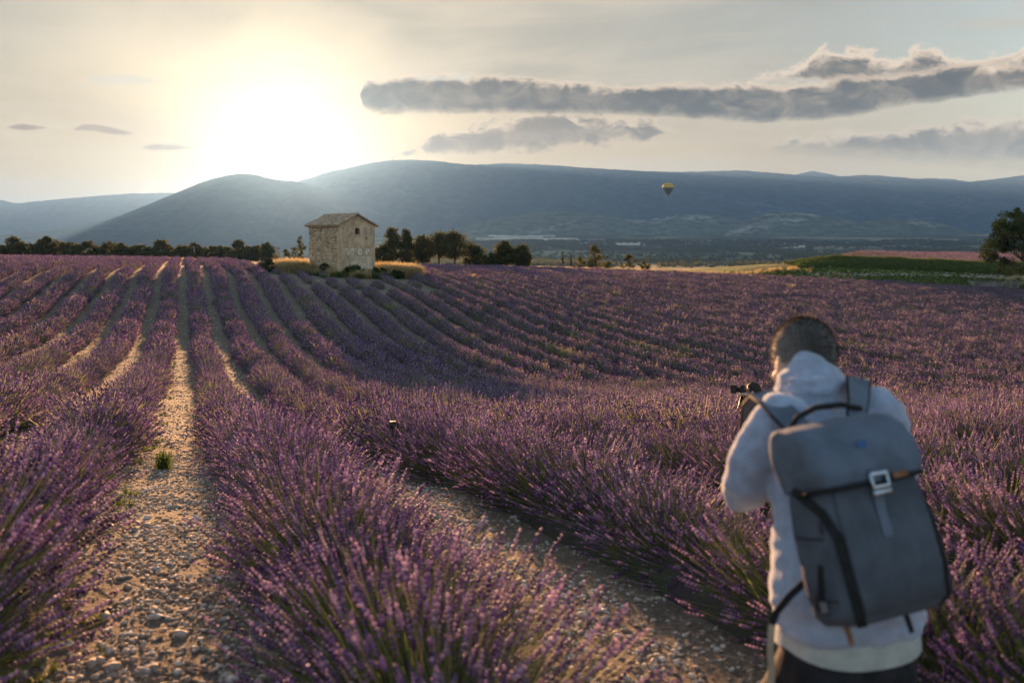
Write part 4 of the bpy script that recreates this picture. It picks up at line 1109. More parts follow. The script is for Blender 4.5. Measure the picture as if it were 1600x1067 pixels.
# ------------------------------------------------------------------ the stone hut
def build_hut():
    W, L, HE, HA, T = 4.4, 4.65, 5.0, 5.95, 0.35
    a0, _ = ray(531, 436); t = Vector((a0, 1, 0)).normalized(); r_ = Vector((t.y, -t.x, 0)); ph = R(39)
    g = r_ * math.cos(ph) + t * math.sin(ph); sd = -r_ * math.sin(ph) + t * math.cos(ph)
    c0 = px(531, 436, 95.0)
    zb = min(hz(*(c0 + g * W).xy), hz(*(c0 + sd * L).xy), hz(*c0.xy), hz(*(c0 + g * W + sd * L).xy)) - 0.1
    zc = px(531, 434, 95.0).z
    root = empty('stone_hut', (c0.x, c0.y, zc), math.atan2(g.y, g.x))
    tag(root, 'small square stone hut with tiled gable roof and faded STOP lettering', 'hut')
    dz = zb - zc
    M_plast = mat_plain('old_render', (0.60, 0.43, 0.27), 0.95, 0.15, 1.3, 0.03, 9, col2=(0.42, 0.29, 0.18))
    M_wall = mat_plain('lime_mortar', (0.34, 0.24, 0.15), 0.95, 0.2, 2.0, 0.03, 14)
    M_st = mat_plain('rubble_stone', (0.60, 0.44, 0.29), 0.9, 0.15, 1.7, 0.02, 16, col2=(0.45, 0.32, 0.20))
    M_pale = mat_plain('pale_render', (0.66, 0.54, 0.40), 0.95, 0.1, 1.5, 0.02, 10, col2=(0.50, 0.38, 0.27))
    M_tile = mat_plain('clay_tile', (0.46, 0.33, 0.22), 0.9, 0.3, 2.4, 0.0, 10, col2=(0.30, 0.21, 0.14))
    M_dark = mat_plain('room_shade', (0.05, 0.04, 0.035), 0.95, 0.1)
    M_iron = mat_plain('rusty_iron', (0.12, 0.09, 0.07), 0.8, 0.2)
    M_blue = mat_plain('faded_blue_paint', (0.33, 0.30, 0.28), 0.9, 0.2, 3.0)
    # gable wall with window and vent openings
    wx, wz, ww, wh = 0.51 * W, 4.12, 0.62, 0.42
    bm = bmesh.new(); edges = []
    def loop(pts):
        vs = [bm.verts.new((p[0], 0, p[1])) for p in pts]
        edges.extend(bm.edges.new((vs[i], vs[(i + 1) % len(vs)])) for i in range(len(vs)))
    loop([(0, dz), (W, dz), (W, HE), (W / 2, HA), (0, HE)])
    arch = [(wx - ww / 2, wz), (wx + ww / 2, wz)] + [(wx + ww / 2 * math.cos(a), wz + wh + 0.2 * math.sin(a)) for a in np.linspace(0, math.pi, 7)]
    loop(arch); hole = [(0.765 * W + 0.12 * math.cos(a), 3.75 + 0.15 * math.sin(a)) for a in np.linspace(0, 2 * math.pi, 9)[:-1]]; loop(hole)
    f = bmesh.ops.triangle_fill(bm, edges=edges, use_beauty=True)
    ex = bmesh.ops.extrude_face_region(bm, geom=[x for x in f['geom'] if isinstance(x, bmesh.types.BMFace)])
    bmesh.ops.translate(bm, verts=[v for v in ex['geom'] if isinstance(v, bmesh.types.BMVert)], vec=(0, T, 0))
    bmesh.ops.recalc_face_normals(bm, faces=bm.faces)
    me = bpy.data.meshes.new('gable_wall'); bm.to_mesh(me); bm.free(); me.materials.append(M_plast); gw = link('gable_wall', me, root)
    m = MB(); m.box((T / 2, (L + T) / 2, (HE + dz) / 2), (T, L - T, HE - dz)); m.build('side_wall', M_wall, root)
    m = MB(); m.box((W - T / 2, (L + T) / 2, (HE + dz) / 2), (T, L - T, HE - dz)); m.build('side_wall', M_wall, root)
    m = MB(); y0, y1 = L - T, L
    m.add([(T, y0, dz), (W - T, y0, dz), (W - T, y0, HE), (W / 2, y0, HA - 0.1), (T, y0, HE), (T, y1, dz), (W - T, y1, dz), (W - T, y1, HE), (W / 2, y1, HA - 0.1), (T, y1, HE)],
          [(0, 1, 2, 3, 4), (9, 8, 7, 6, 5), (0, 5, 6, 1), (1, 6, 7, 2), (2, 7, 8, 3), (3, 8, 9, 4), (4, 9, 5, 0)]); m.build('back_wall', M_wall, root)
    # window: bars in the arched opening, dark panel behind
    wn = MB(); wn.box((wx, 0.16, wz - 0.045), (ww + 0.22, 0.42, 0.09)); wo = wn.build('window', M_st, root)
    b = MB()
    for k in range(4): b.tube([(wx - ww / 2 + ww * (k + 1) / 5, 0.12, wz - 0.02), (wx - ww / 2 + ww * (k + 1) / 5, 0.12, wz + wh + 0.2)], 0.018, 6)
    b.box((wx, 0.12, wz + wh * 0.55), (ww + 0.04, 0.03, 0.04)); b.build('bar', M_iron, wo)
    m = MB(); m.box((W / 2, T + 0.2, wz + 0.3), (W - 2 * T - 0.1, 0.05, 1.6)); m.build('room_shade_panel', M_dark, root)  # added panel, its dark colour stands for the unlit room
    # walled-up doorway and its frame
    m = MB(); m.box((0.60 * W, -0.012, 1.0 + dz / 2), (0.62 * W, 0.03, 2.0 - dz)); m.build('doorway_infill', M_pale, root)
    m = MB()
    m.box((0.60 * W, -0.02, 2.06), (0.70 * W, 0.06, 0.10)); m.build('lintel', M_st, root)
    for xx in (0.27 * W, 0.945 * W):
        m = MB(); m.box((xx, -0.016, 1.0 + dz / 2), (0.11, 0.045, 2.0 - dz)); m.build('door_jamb', M_blue, root)
    m = MB(); m.box((0.77 * W, -0.03, 0.9), (0.035, 0.03, 1.7)); m.build('crack_filler', M_st, root)
    # lettering
    mt, N, out = mat_new('faded_white_paint')
    tc = N.new('ShaderNodeTexCoord'); n = N.noise(tc.outputs['Object'], 5.0, 5.0, 0.7)
    bs = N.new('ShaderNodeBsdfPrincipled'); N.put(bs.inputs['Base Color'], N.mix(N.ramp(n, 0.42, 0.62), (0.86, 0.84, 0.80), (0.60, 0.53, 0.44))); bs.inputs['Roughness'].default_value = 0.9
    N.put(out.inputs[0], bs.outputs[0])
    def arc(cx, cz, rx, rz, a0, a1, n=12): return [(cx + rx * math.cos(R(a)), cz + rz * math.sin(R(a))) for a in np.linspace(a0, a1, n)]
    GL = {'S': [arc(0, 0.45, 0.19, 0.15, 20, 270) + arc(0, 0.15, 0.20, 0.15, 90, -160)],
          'T': [[(-0.23, 0.58), (0.23, 0.58)], [(0, 0.58), (0, 0.02)], [(-0.09, 0.02), (0.09, 0.02)], [(-0.23, 0.60), (-0.23, 0.46)], [(0.23, 0.60), (0.23, 0.46)]],
          'O': [arc(0, 0.30, 0.20, 0.29, 0, 360, 20)],
          'P': [[(-0.15, 0.0), (-0.15, 0.6)], [(-0.15, 0.58)] + arc(0.02, 0.44, 0.17, 0.14, 90, -90) + [(-0.15, 0.30)], [(-0.24, 0.01), (-0.05, 0.01)]]}
    for ch, fx in zip('STOP', (0.20, 0.38, 0.575, 0.79)):
        m = MB()
        for st in GL[ch]:
            pts = [(fx * W + p[0] * 0.92, -0.014, 2.18 + p[1] * 0.92) for p in st]
            m.strip(pts, [(0, -1, 0)] * len(pts), 0.11, 0.006)
        m.build('letter', mt, root)
    # rubble stones of both visible walls: small in the photograph, joined
    rr = random.Random(5); m = MB(); mq = MB()
    z = dz
    while z < HE - 0.12:
        h = rr.uniform(0.15, 0.24); y = 0.02
        while y < L - 0.1:
            l = min(rr.uniform(0.20, 0.52), L - y)
            bare = 1.0 if y < 2.9 and z < 3.4 + rr.uniform(-.3, .3) else 0.0
            pr = rr.uniform(0.02, 0.06) if bare else (rr.uniform(0.004, 0.02) if rr.random() < 0.75 else -0.1)
            if pr > 0:
                M = Matrix.Rotation(rr.uniform(-.05, .05), 3, 'X'); m.box((-pr / 2 + 0.02, y + l / 2, z + h / 2 + rr.uniform(-.035, .035)), (pr + 0.04, l - rr.uniform(0.03, 0.08), h - rr.uniform(0.03, 0.09)), M @ Matrix.Rotation(rr.uniform(-.07, .07), 3, 'Z'))
            y += l
        x = -0.01; first = True
        while x < W - 0.05:
            l = min(rr.uniform(0.22, 0.50), W - x + 0.01)
            if first: l = rr.choice((0.30, 0.5)); first = False
            top = HE + (HA - HE) * (1 - abs((x + l / 2) - W / 2) / (W / 2)) - 0.1
            edge = x < 0.55 or x + l > W - 0.3
            up = z > 3.2 and x < 0.5 * W
            inw = abs(x + l / 2 - wx) < ww / 2 + l / 2 and wz - 0.15 < z + h / 2 < wz + 0.85
            if z + h < top and not inw and (edge or (up and rr.random() < 0.8) or rr.random() < 0.06):
                if not (0.25 * W < x + l / 2 < 0.96 * W and z < 2.95 and not edge):
                    mq.box((x + l / 2, -0.012, z + h / 2), (l - 0.03, rr.uniform(0.03, 0.07), h - 0.035), Matrix.Rotation(rr.uniform(-.04, .04), 3, 'Y'))
            x += l
        z += h
    o = m.build('stone', M_st, root); o['kind'] = 'stuff'
    o = mq.build('stone', M_st, root); o['kind'] = 'stuff'
    # roof boards and canal tiles
    ov, sl = 0.32, (HA - HE) / (W / 2)
    def slope(side):
        b = MB(); x0 = W / 2; x1 = -ov if side < 0 else W + ov
        z0 = HA + 0.02; z1 = HA + 0.02 - sl * abs(x1 - x0)
        b.add([(x0, -0.22, z0), (x0, L + 0.22, z0), (x1, L + 0.22, z1), (x1, -0.22, z1), (x0, -0.22, z0 + 0.09), (x0, L + 0.22, z0 + 0.09), (x1, L + 0.22, z1 + 0.09), (x1, -0.22, z1 + 0.09)],
              [(0, 1, 2, 3), (7, 6, 5, 4), (0, 4, 5, 1), (1, 5, 6, 2), (2, 6, 7, 3), (3, 7, 4, 0)])
        rf = b.build('roof', M_wall, root)
        b = MB(); n = 26; span = (L + 0.46) / n; run = math.hypot(x1 - x0, z1 - z0); d = Vector((x1 - x0, 0, z1 - z0)).normalized(); nn = Vector((d.z, 0, -d.x)); nn = nn if nn.z > 0 else -nn
        q = 8; tl = run / q
        for i in range(n):
            yc = -0.23 + span * (i + 0.5)
            for j in range(q):
                rad = span * 0.52; jit = rr.uniform(-.012, .012); lift = rr.uniform(0.0, 0.02)
                c_a = Vector((x0, yc + jit, z0 + 0.09)) + d * (tl * j) + nn * 0.0; c_b = c_a + d * (tl * 1.12 + rr.uniform(-.01, .02)) + nn * (0.022 + lift)
                v = []
                for c in (c_a, c_b):
                    for k in range(5):
                        a = math.pi * k / 4; v.append(c + Vector((0, math.cos(a) * rad, 0)) + nn * (math.sin(a) * rad * 0.75))
                b.add(v, [(k, k + 1, k + 6, k + 5) for k in range(4)] + [(5, 6, 7, 8, 9)])
        o = b.build('roof_tile', M_tile, rf); o['kind'] = 'stuff'
        return rf
    slope(-1); slope(1)
    b = MB()
    for i in range(13):
        y = -0.25 + (L + 0.5) * i / 12.5; v = []
        for yy, rad in ((y, 0.13), (y + 0.42, 0.15)):
            for k in range(5):
                a = math.pi * k / 4; v.append((W / 2 + math.cos(a) * rad, yy, HA + 0.13 + math.sin(a) * rad * 0.8))
        b.add(v, [(k, k + 1, k + 6, k + 5) for k in range(4)] + [(0, 1, 2, 3, 4)])
    b.build('ridge_tile', M_tile, root)
    b = MB()
    for y in (-0.21, L + 0.21): pass
    for k in range(2):
        yy = L * 0 - 0.0
    cor = MB(); cor.box((-0.10, L / 2, HE - 0.10), (0.22, L + 0.1, 0.16)); cor.build('cornice', M_st, root)
    cor = MB(); cor.box((W + 0.10, L / 2, HE - 0.10), (0.22, L + 0.1, 0.16)); cor.build('cornice', M_st, root)
    # shrubs at the foot of the walls
    for u_, v_, h, w_, seed, lab in ((97.0, 13.0, 1.1, 2.2, 1, 'brownish green shrub at the foot of the stone side wall of the hut'), (95.2, 15.2, 1.15, 2.6, 2, 'dark green shrub before the near corner of the hut'),
                                  (95.0, 17.6, 0.95, 2.4, 3, 'dark shrub under the STOP wall of the hut'), (95.0, 19.4, 0.8, 1.8, 4, 'green shrub at the right end of the STOP wall'),
                                  (97.5, 10.6, 1.0, 2.4, 5, 'low sunlit shrub left of the hut among dry grass'), (98.0, 7.6, 1.15, 1.9, 6, 'rounded yellowish shrub alone at the left edge of the hut yard')):
        x, y = U(u_, v_)
        tree('shrub', (x, y, hz(x, y)), h, w_, 'shrub', 900 + seed, lab, 'shrub', None, 2400, 0.17, M_leaf_oak)
build_hut()

# ------------------------------------------------------------------ hot air balloon
def build_balloon():
    c = px(1044, 297, 1500.0); root = empty('hot_air_balloon', px(1044, 309, 1500.0)); tag(root, 'hot air balloon with yellow crown and dark lower half before the blue mountain', 'balloon')
    My = mat_plain('yellow_nylon', (0.72, 0.55, 0.05), 0.6, 0.05, transl=0.35); Mo = mat_plain('orange_nylon', (0.6, 0.33, 0.06), 0.6, 0.05, transl=0.35)
    Md = mat_plain('dark_nylon', (0.05, 0.06, 0.07), 0.6, 0.1, transl=0.2); Mb = mat_plain('wicker', (0.22, 0.13, 0.07), 0.9, 0.2)
    Rw = 8.6; prof = [(0.10, 3.2), (0.22, 4.4), (0.45, 7.0), (0.68, 10.0), (0.86, 12.6), (0.96, 14.6), (1.0, 16.4), (0.97, 18.0), (0.87, 19.4), (0.70, 20.4), (0.45, 21.2), (0.2, 21.6), (0.02, 21.7)]
    n = 48
    def env(rows, name, mats, fn, par):
        m = MB(); rings = []
        for rr, z in rows:
            rings.append([(Rw * rr * (1 - 0.035 * abs(math.sin(math.pi * k * 16 / n))) * math.cos(2 * math.pi * k / n), Rw * rr * (1 - 0.035 * abs(math.sin(math.pi * k * 16 / n))) * math.sin(2 * math.pi * k / n), z) for k in range(n)])
        m.loft(rings, cap=False)
        m.m = [fn(i // n, i % n) for i in range(len(m.f))]
        return m.build(name, mats, par, True)
    env(prof[:6], 'envelope', [Md], lambda i, k: 0, root)
    env(prof[5:], 'envelope', [My, Mo], lambda i, k: 1 if i == 2 else 0, root)
    m = MB(); m.loft([[(0.86 * math.cos(a), 0.86 * math.sin(a), z) for a in np.linspace(0, 6.283, 17)[:-1]] for z in (2.4, 3.2)], cap=False); m.build('skirt', Md, root)
    m = MB(); m.box((0, 0, 0.65), (1.7, 1.3, 1.2)); m.box((0, 0, 1.28), (1.85, 1.45, 0.12)); bk = m.build('basket', Mb, root)
    m = MB()
    for sx in (-1, 1):
        for sy in (-1, 1): m.tube([(sx * 0.85, sy * 0.65, 1.2), (sx * 0.6, sy * 0.6, 3.2)], 0.05, 5)
    m.tube([(0, 0, 1.9), (0, 0, 2.5)], 0.25, 8); m.build('rope', Mb, bk)
build_balloon()

# ------------------------------------------------------------------ people
def caps(m, pts, rad, n=14):
    """closed tapered capsule chain"""
    pts = [Vector(p) for p in pts]; rad = list(rad)
    d0 = (pts[0] - pts[1]).normalized(); d1 = (pts[-1] - pts[-2]).normalized()
    P = [pts[0] + d0 * rad[0] * math.sin(R(a)) for a in (85, 60, 30)] + pts + [pts[-1] + d1 * rad[-1] * math.sin(R(a)) for a in (30, 60, 85)]
    Q = [rad[0] * math.cos(R(a)) for a in (85, 60, 30)] + rad + [rad[-1] * math.cos(R(a)) for a in (30, 60, 85)]
    # subdivide long spans so that the taper is smooth
    P2, Q2 = [], []
    for i in range(len(P) - 1):
        k = 3 if (P[i + 1] - P[i]).length > 0.06 else 1
        for j in range(k):
            f = j / k; P2.append(P[i].lerp(P[i + 1], f)); Q2.append(Q[i] * (1 - f) + Q[i + 1] * f)
    P2.append(P[-1]); Q2.append(Q[-1])
    m.tube(P2, Q2, n)
def ell(m, c, rx, ry, rz, M=None, n=16, k=10):
    o = len(m.v); c = Vector(c); rings = []
    for i in range(1, k):
        a = math.pi * i / k; rings.append([Vector((rx * math.sin(a) * math.cos(2 * math.pi * j / n), ry * math.sin(a) * math.sin(2 * math.pi * j / n), -rz * math.cos(a))) for j in range(n)])
    vs = [p for r in rings for p in r] + [Vector((0, 0, -rz)), Vector((0, 0, rz))]
    if M is not None: vs = [M @ v for v in vs]
    fs = []
    for i in range(k - 2):
        for j in range(n): a = i * n + j; b = i * n + (j + 1) % n; fs.append((a, b, b + n, a + n))
    e = (k - 1) * n
    for j in range(n):
        fs.append((e, (j + 1) % n, j)); fs.append((e + 1, (k - 2) * n + j, (k - 2) * n + (j + 1) % n))
    m.add([v + c for v in vs], fs)
def fuse(m, name, mat, voxel, smooth=6, parent=None, wrinkle=0.0, wsc=9.0, seed=0):
    """one continuous skin over all the closed shapes in m"""
    me = m.mesh(name + '_raw', mat); ob = bpy.data.objects.new(name + '_raw', me); COL.objects.link(ob)
    a = ob.modifiers.new('r', 'REMESH'); a.mode = 'VOXEL'; a.voxel_size = voxel; a.use_smooth_shade = True
    b = ob.modifiers.new('s', 'SMOOTH'); b.factor = 0.5; b.iterations = smooth
    dg = bpy.context.evaluated_depsgraph_get(); dg.update()
    me2 = bpy.data.meshes.new_from_object(ob.evaluated_get(dg)); me2.name = name
    bpy.data.objects.remove(ob); bpy.data.meshes.remove(me)
    if not me2.materials: me2.materials.append(mat)
    if wrinkle:
        n = len(me2.vertices); co = np.empty(n * 3, np.float32); me2.vertices.foreach_get('co', co); no = np.empty(n * 3, np.float32); me2.vertices.foreach_get('normal', no)
        co = co.reshape(-1, 3); no = no.reshape(-1, 3)
        w = fbm(co[:, 0] * wsc + co[:, 1] * wsc * 0.7, co[:, 2] * wsc * 1.6 + co[:, 0] * wsc * 0.6, seed, 3) - 0.5
        w2 = np.abs(fbm(co[:, 0] * wsc * 0.6 - co[:, 2] * wsc * 0.5, co[:, 2] * wsc * 1.1 + co[:, 1] * 4, seed + 4, 3) - 0.5) - 0.15
        co = co + no * ((w * 0.9 - w2 * 1.3) * wrinkle)[:, None]
        me2.vertices.foreach_set('co', co.astype(np.float32).ravel()); me2.update()
    me2.polygons.foreach_set('use_smooth', [True] * len(me2.polygons))
    return link(name, me2, parent)
M_skin = mat_plain('skin', (0.55, 0.36, 0.27), 0.55, 0.06, 14.0)
def fuzz(m, w, col=(1, 1, 1)):
    b = next(n for n in m.node_tree.nodes if n.type == 'BSDF_PRINCIPLED')
    b.inputs['Sheen Weight'].default_value = w; b.inputs['Sheen Roughness'].default_value = 0.35; b.inputs['Sheen Tint'].default_value = (*col, 1)
    return m
M_hood = fuzz(mat_plain('grey_sweat_cotton', (0.33, 0.38, 0.51), 0.95, 0.05, 25.0, 0.004, 130.0), 0.8)
M_trous = mat_plain('black_denim', (0.018, 0.018, 0.022), 0.9, 0.2, 20.0, 0.002, 150)
M_shirt = mat_plain('pale_shirt_cotton', (0.42, 0.44, 0.42), 0.95, 0.06, 20.0, 0.003, 120)
M_shoe = mat_plain('dark_shoe', (0.05, 0.045, 0.04), 0.7, 0.2)
M_black = mat_plain('black_plastic', (0.012, 0.012, 0.013), 0.45, 0.1, 20.0, spec=0.5)
M_web = mat_plain('black_webbing', (0.014, 0.014, 0.016), 0.85, 0.2, 60.0)
M_bag = mat_plain('grey_pack_nylon', (0.115, 0.142, 0.19), 0.8, 0.11, 9.0, 0.002, 300.0)
M_bag_shade = mat_plain('shaded_pack_nylon', (0.080, 0.094, 0.120), 0.85, 0.12, 9.0, 0.002, 300.0)  # pack nylon darkened: shade below the overhanging flap put into the colour
M_steel = mat_plain('brushed_metal', (0.62, 0.66, 0.72), 0.35, 0.05, 40.0, metal=0.9)
M_leather = mat_plain('tan_leather', (0.22, 0.10, 0.05), 0.7, 0.15, 30.0)

def mat_hair():
    m, N, out = mat_new('short_greying_hair')
    tc = N.new('ShaderNodeTexCoord'); v = tc.outputs['Object']
    sp = N.new('ShaderNodeSeparateXYZ'); N.put(sp.inputs[0], v)
    n = N.noise(v, 160.0, 3.0, 0.7)
    side = N.ramp(N.math('ADD', sp.outputs[0], N.math('MULTIPLY', n, 0.02)), -0.085, -0.02, 1.0, 0.0)
    low = N.ramp(sp.outputs[2], -0.06, 0.02, 1.0, 0.4)
    c = N.mix(N.math('MULTIPLY', side, low), (0.045, 0.036, 0.031), (0.36, 0.33, 0.31))
    c = N.mix(N.math('MULTIPLY', n, 0.4), c, (0.07, 0.06, 0.055))
    b = N.new('ShaderNodeBsdfPrincipled'); N.put(b.inputs['Base Color'], c); b.inputs['Roughness'].default_value = 0.7; b.inputs['Specular IOR Level'].default_value = 0.3
    b.inputs['Sheen Weight'].default_value = 0.5; b.inputs['Sheen Roughness'].default_value = 0.5
    bp = N.new('ShaderNodeBump'); bp.inputs['Distance'].default_value = 0.006; N.put(bp.inputs['Height'], n); N.put(b.inputs['Normal'], bp.outputs[0])
    N.put(out.inputs[0], b.outputs[0]); return m
M_hair = mat_hair()

def add_head(m, c, M, s=1.0):
    """skull, jaw, nose, ears, brow, lips: local +y is the face"""
    def e(p, rx, ry, rz): ell(m, Vector(c) + M @ (Vector(p) * s), rx * s, ry * s, rz * s, M)
    e((0, -0.012, 0.025), 0.077, 0.098, 0.098); e((0, 0.022, -0.045), 0.060, 0.068, 0.070); e((0, 0.055, -0.095), 0.030, 0.030, 0.024)
    e((0, 0.084, 0.018), 0.050, 0.016, 0.012); e((0, 0.098, -0.020), 0.013, 0.020, 0.026); e((0, 0.106, -0.034), 0.017, 0.014, 0.011)
    e((-0.034, 0.072, -0.028), 0.022, 0.018, 0.022); e((0.034, 0.072, -0.028), 0.022, 0.018, 0.022)
    e((0, 0.088, -0.063), 0.024, 0.010, 0.006); e((0, 0.086, -0.074), 0.021, 0.010, 0.007)
    for sx in (-1, 1): e((sx * 0.080, -0.004, -0.012), 0.010, 0.021, 0.034); e((sx * 0.086, -0.014, 0.0), 0.008, 0.010, 0.028)
def add_hand(m, wrist, fwd, side, up, s=1.0, curl=1.0, right=False):
    """palm, four curled fingers of different lengths and a thumb leaving the side of the palm"""
    w = Vector(wrist); f = Vector(fwd).normalized(); sd = Vector(side).normalized(); u = Vector(up).normalized()
    ell(m, w + f * 0.045 * s, 0.040 * s, 0.048 * s, 0.017 * s, Matrix((sd, f, u)).transposed())
    for k, (o, ln) in enumerate(((-0.030, 0.062), (-0.010, 0.074), (0.010, 0.070), (0.029, 0.054))):
        b = w + f * 0.082 * s + sd * o * s; p = [b]; a = 0.0
        for q in range(3):
            a += 0.55 * curl; p.append(p[-1] + (f * math.cos(a) - u * math.sin(a)) * ln * (0.45, 0.32, 0.23)[q] * s)
        caps(m, p, [0.0095 * s, 0.009 * s, 0.0082 * s, 0.007 * s], 8)
    b = w + f * 0.025 * s - sd * 0.034 * s
    caps(m, [b, b + (f * 0.5 - sd * 0.8 - u * 0.2).normalized() * 0.034 * s, b + (f * 0.85 - sd * 0.75 - u * 0.5).normalized() * 0.062 * s], [0.013 * s, 0.011 * s, 0.009 * s], 8)

FACE = Vector((-math.sin(R(20)), math.cos(R(20)), 0)); SIDE = Vector((FACE.y, -FACE.x, 0))   # the way he faces, and his right
def build_man():
    gz = lambda p: hz(p.x, p.y)
    hip = px(1323, 1003, 2.68); foot_l = hip - SIDE * 0.17 + FACE * 0.02; foot_r = hip + SIDE * 0.19 + FACE * 0.12
    foot_l.z = gz(foot_l); foot_r.z = gz(foot_r)
    head_c = px(1253, 568, 3.08); shl = px(1203, 668, 2.82); shr = px(1383, 648, 3.0)
    el_l = px(1161, 772, 2.88); el_r = px(1396, 778, 3.16)
    cam_p = px(1272, 596, 3.36)
    wr_l = cam_p - SIDE * 0.085 - FACE * 0.03 - Vector((0, 0, 0.075)); wr_r = cam_p + SIDE * 0.125 - FACE * 0.04 - Vector((0, 0, 0.045))
    neck = px(1270, 640, 2.97)
    HM = (Matrix.Rotation(R(20), 3, 'Z') @ Matrix.Rotation(R(-14), 3, 'X'))
    kn_l = (hip - SIDE * 0.11).lerp(foot_l, 0.5) + FACE * 0.13 - SIDE * 0.03; kn_r = (hip + SIDE * 0.11).lerp(foot_r, 0.5) + FACE * 0.13 + SIDE * 0.03
    an_l = foot_l + Vector((0, 0, 0.09)); an_r = foot_r + Vector((0, 0, 0.09))
    # one continuous body under the clothes
    m = MB(); add_head(m, head_c, HM, 1.06)
    caps(m, [head_c + Vector((0.0, -0.02, -0.05)), neck + Vector((0, 0, -0.02))], [0.056, 0.064])
    caps(m, [neck, hip.lerp(neck, 0.62), hip.lerp(neck, 0.3), hip], [0.09, 0.13, 0.12, 0.12])
    caps(m, [shl, neck, shr], [0.06, 0.07, 0.06])
    caps(m, [shl, el_l, wr_l], [0.055, 0.045, 0.030]); caps(m, [shr, el_r, wr_r], [0.055, 0.045, 0.030])
    for sgn, kn, an, ft in ((-1, kn_l, an_l, foot_l), (1, kn_r, an_r, foot_r)):
        caps(m, [hip + SIDE * 0.10 * sgn, kn, an], [0.085, 0.055, 0.040]); caps(m, [an - Vector((0, 0, 0.045)), an + FACE * 0.15 - Vector((0, 0, 0.055))], [0.036, 0.028])
    add_hand(m, wr_l, FACE + Vector((0, 0, 0.25)), SIDE, Vector((0, 0, -1)), 1.0, -0.9)
    add_hand(m, wr_r, FACE * 0.9 - SIDE * 0.45 + Vector((0, 0, 0.2)), Vector((0, 0, -1)), SIDE, 1.0, 1.1)
    man = fuse(m, 'person', M_skin, 0.0075, 3)
    tag(man, 'person from behind in a grey hooded top, bowing to a camera in the lavender', 'person')
    for sx in (-1, 1):
        e = MB(); ell(e, head_c + HM @ (Vector((sx * 0.031, 0.083, 0.004)) * 1.06), 0.012, 0.012, 0.012, None, 10, 6); e.build('eye', mat_plain('eye', (0.5, 0.48, 0.45), 0.2, 0.05), man, True)
    # short hair: a cap over crown, back and sides, leaving ears and forehead free
    h = MB(); ell(h, (0, -0.016, 0.030), 0.0845 * 1.06, 0.103 * 1.06, 0.103 * 1.06, None, 36, 26)
    keep = []
    for f in h.f:
        c = sum((Vector(h.v[i]) for i in f), Vector()) / len(f)
        ear = c.y > -0.045 and c.z < 0.006; face_ = c.y > 0.052 + 0.02 * math.sin(c.x * 60) and c.z < 0.095
        if not (ear or face_ or c.z < -0.070): keep.append(f)
    h.f = keep; h.m = [0] * len(keep)
    r = np.random.default_rng(3); h.v = [tuple(Vector(v) * (1 + r.normal(0, 0.006))) for v in h.v]
    ho = h.build('hair', M_hair, man, True); ho.matrix_world = Matrix.Translation(head_c) @ HM.to_4x4()
    # the hairs themselves, short and on end
    nh = 7000; rh = np.random.default_rng(31); V = []; F = []
    cen = [sum((Vector(h.v[i]) for i in f), Vector()) / len(f) for f in keep]
    pick = rh.integers(0, len(keep), nh)
    tri = np.array([[h.v[i] for i in (keep[j][:3])] for j in pick]); w3 = rh.random((nh, 3)); w3 /= w3.sum(1, keepdims=True); P = (tri * w3[:, :, None]).sum(1)
    nrm = P - np.array([0, -0.016, 0.03]); nrm /= np.linalg.norm(nrm, axis=1, keepdims=True); d = nrm + rh.normal(0, 0.35, (nh, 3)) + [0, 0, -0.15]; d /= np.linalg.norm(d, axis=1, keepdims=True)
    sd = np.cross(d, rh.normal(0, 1, (nh, 3))); sd /= np.linalg.norm(sd, axis=1, keepdims=True)
    ln = (0.008 + 0.008 * rh.random(nh))[:, None]; vs = np.stack([P + sd * 0.0007, P - sd * 0.0007, P + d * ln], 1).reshape(-1, 3)
    fz = link('strands', mesh_np('strands', vs, np.arange(nh * 3).reshape(-1, 3), [mat_leaf('hair_strand', [(0.035, 0.027, 0.022), (0.12, 0.10, 0.085), (0.42, 0.38, 0.35)], 0.35, 0.5)], attr={'tint': np.repeat(np.clip(0.22 - P[:, 0] * 6.0 - np.maximum(P[:, 2] - 0.06, 0) * 4 + rh.normal(0, 0.15, nh), 0, 1), 3)}), ho); fz['kind'] = 'stuff'
    # hooded top
    m = MB()
    def ring(cx, cy, Y, hw, hd, n=28, p=2.4):
        c = px(cx, cy, Y); out = []
        for k in range(n):
            a = 2 * math.pi * k / n; ca, sa = math.cos(a), math.sin(a)
            out.append(c + SIDE * (hw * math.copysign(abs(ca) ** (2 / p), ca)) + FACE * (hd * math.copysign(abs(sa) ** (2 / p), sa)))
        return out
    m.loft([ring(1323, 978, 2.70, 0.205, 0.155), ring(1324, 965, 2.70, 0.212, 0.160), ring(1323, 945, 2.70, 0.207, 0.155), ring(1322, 935, 2.70, 0.216, 0.165), ring(1320, 870, 2.72, 0.212, 0.160), ring(1318, 800, 2.78, 0.206, 0.150),
            ring(1305, 725, 2.86, 0.214, 0.145), ring(1292, 665, 2.94, 0.205, 0.128), ring(1284, 632, 2.99, 0.165, 0.105), ring(1276, 610, 3.02, 0.10, 0.08)])
    caps(m, [shl + SIDE * 0.04 + Vector((0, 0, 0.01)), shl.lerp(el_l, 0.5) - SIDE * 0.008, el_l, el_l.lerp(wr_l, 0.5), wr_l - (wr_l - el_l).normalized() * 0.02], [0.088, 0.076, 0.066, 0.056, 0.045])
    caps(m, [shr - SIDE * 0.04 + Vector((0, 0, 0.005)), shr.lerp(el_r, 0.5) + SIDE * 0.008, el_r, el_r.lerp(wr_r, 0.5), wr_r - (wr_r - el_r).normalized() * 0.02], [0.088, 0.076, 0.066, 0.056, 0.045])
    fuse(m, 'hooded_top', M_hood, 0.009, 4, man, 0.026, 8.5, 3)
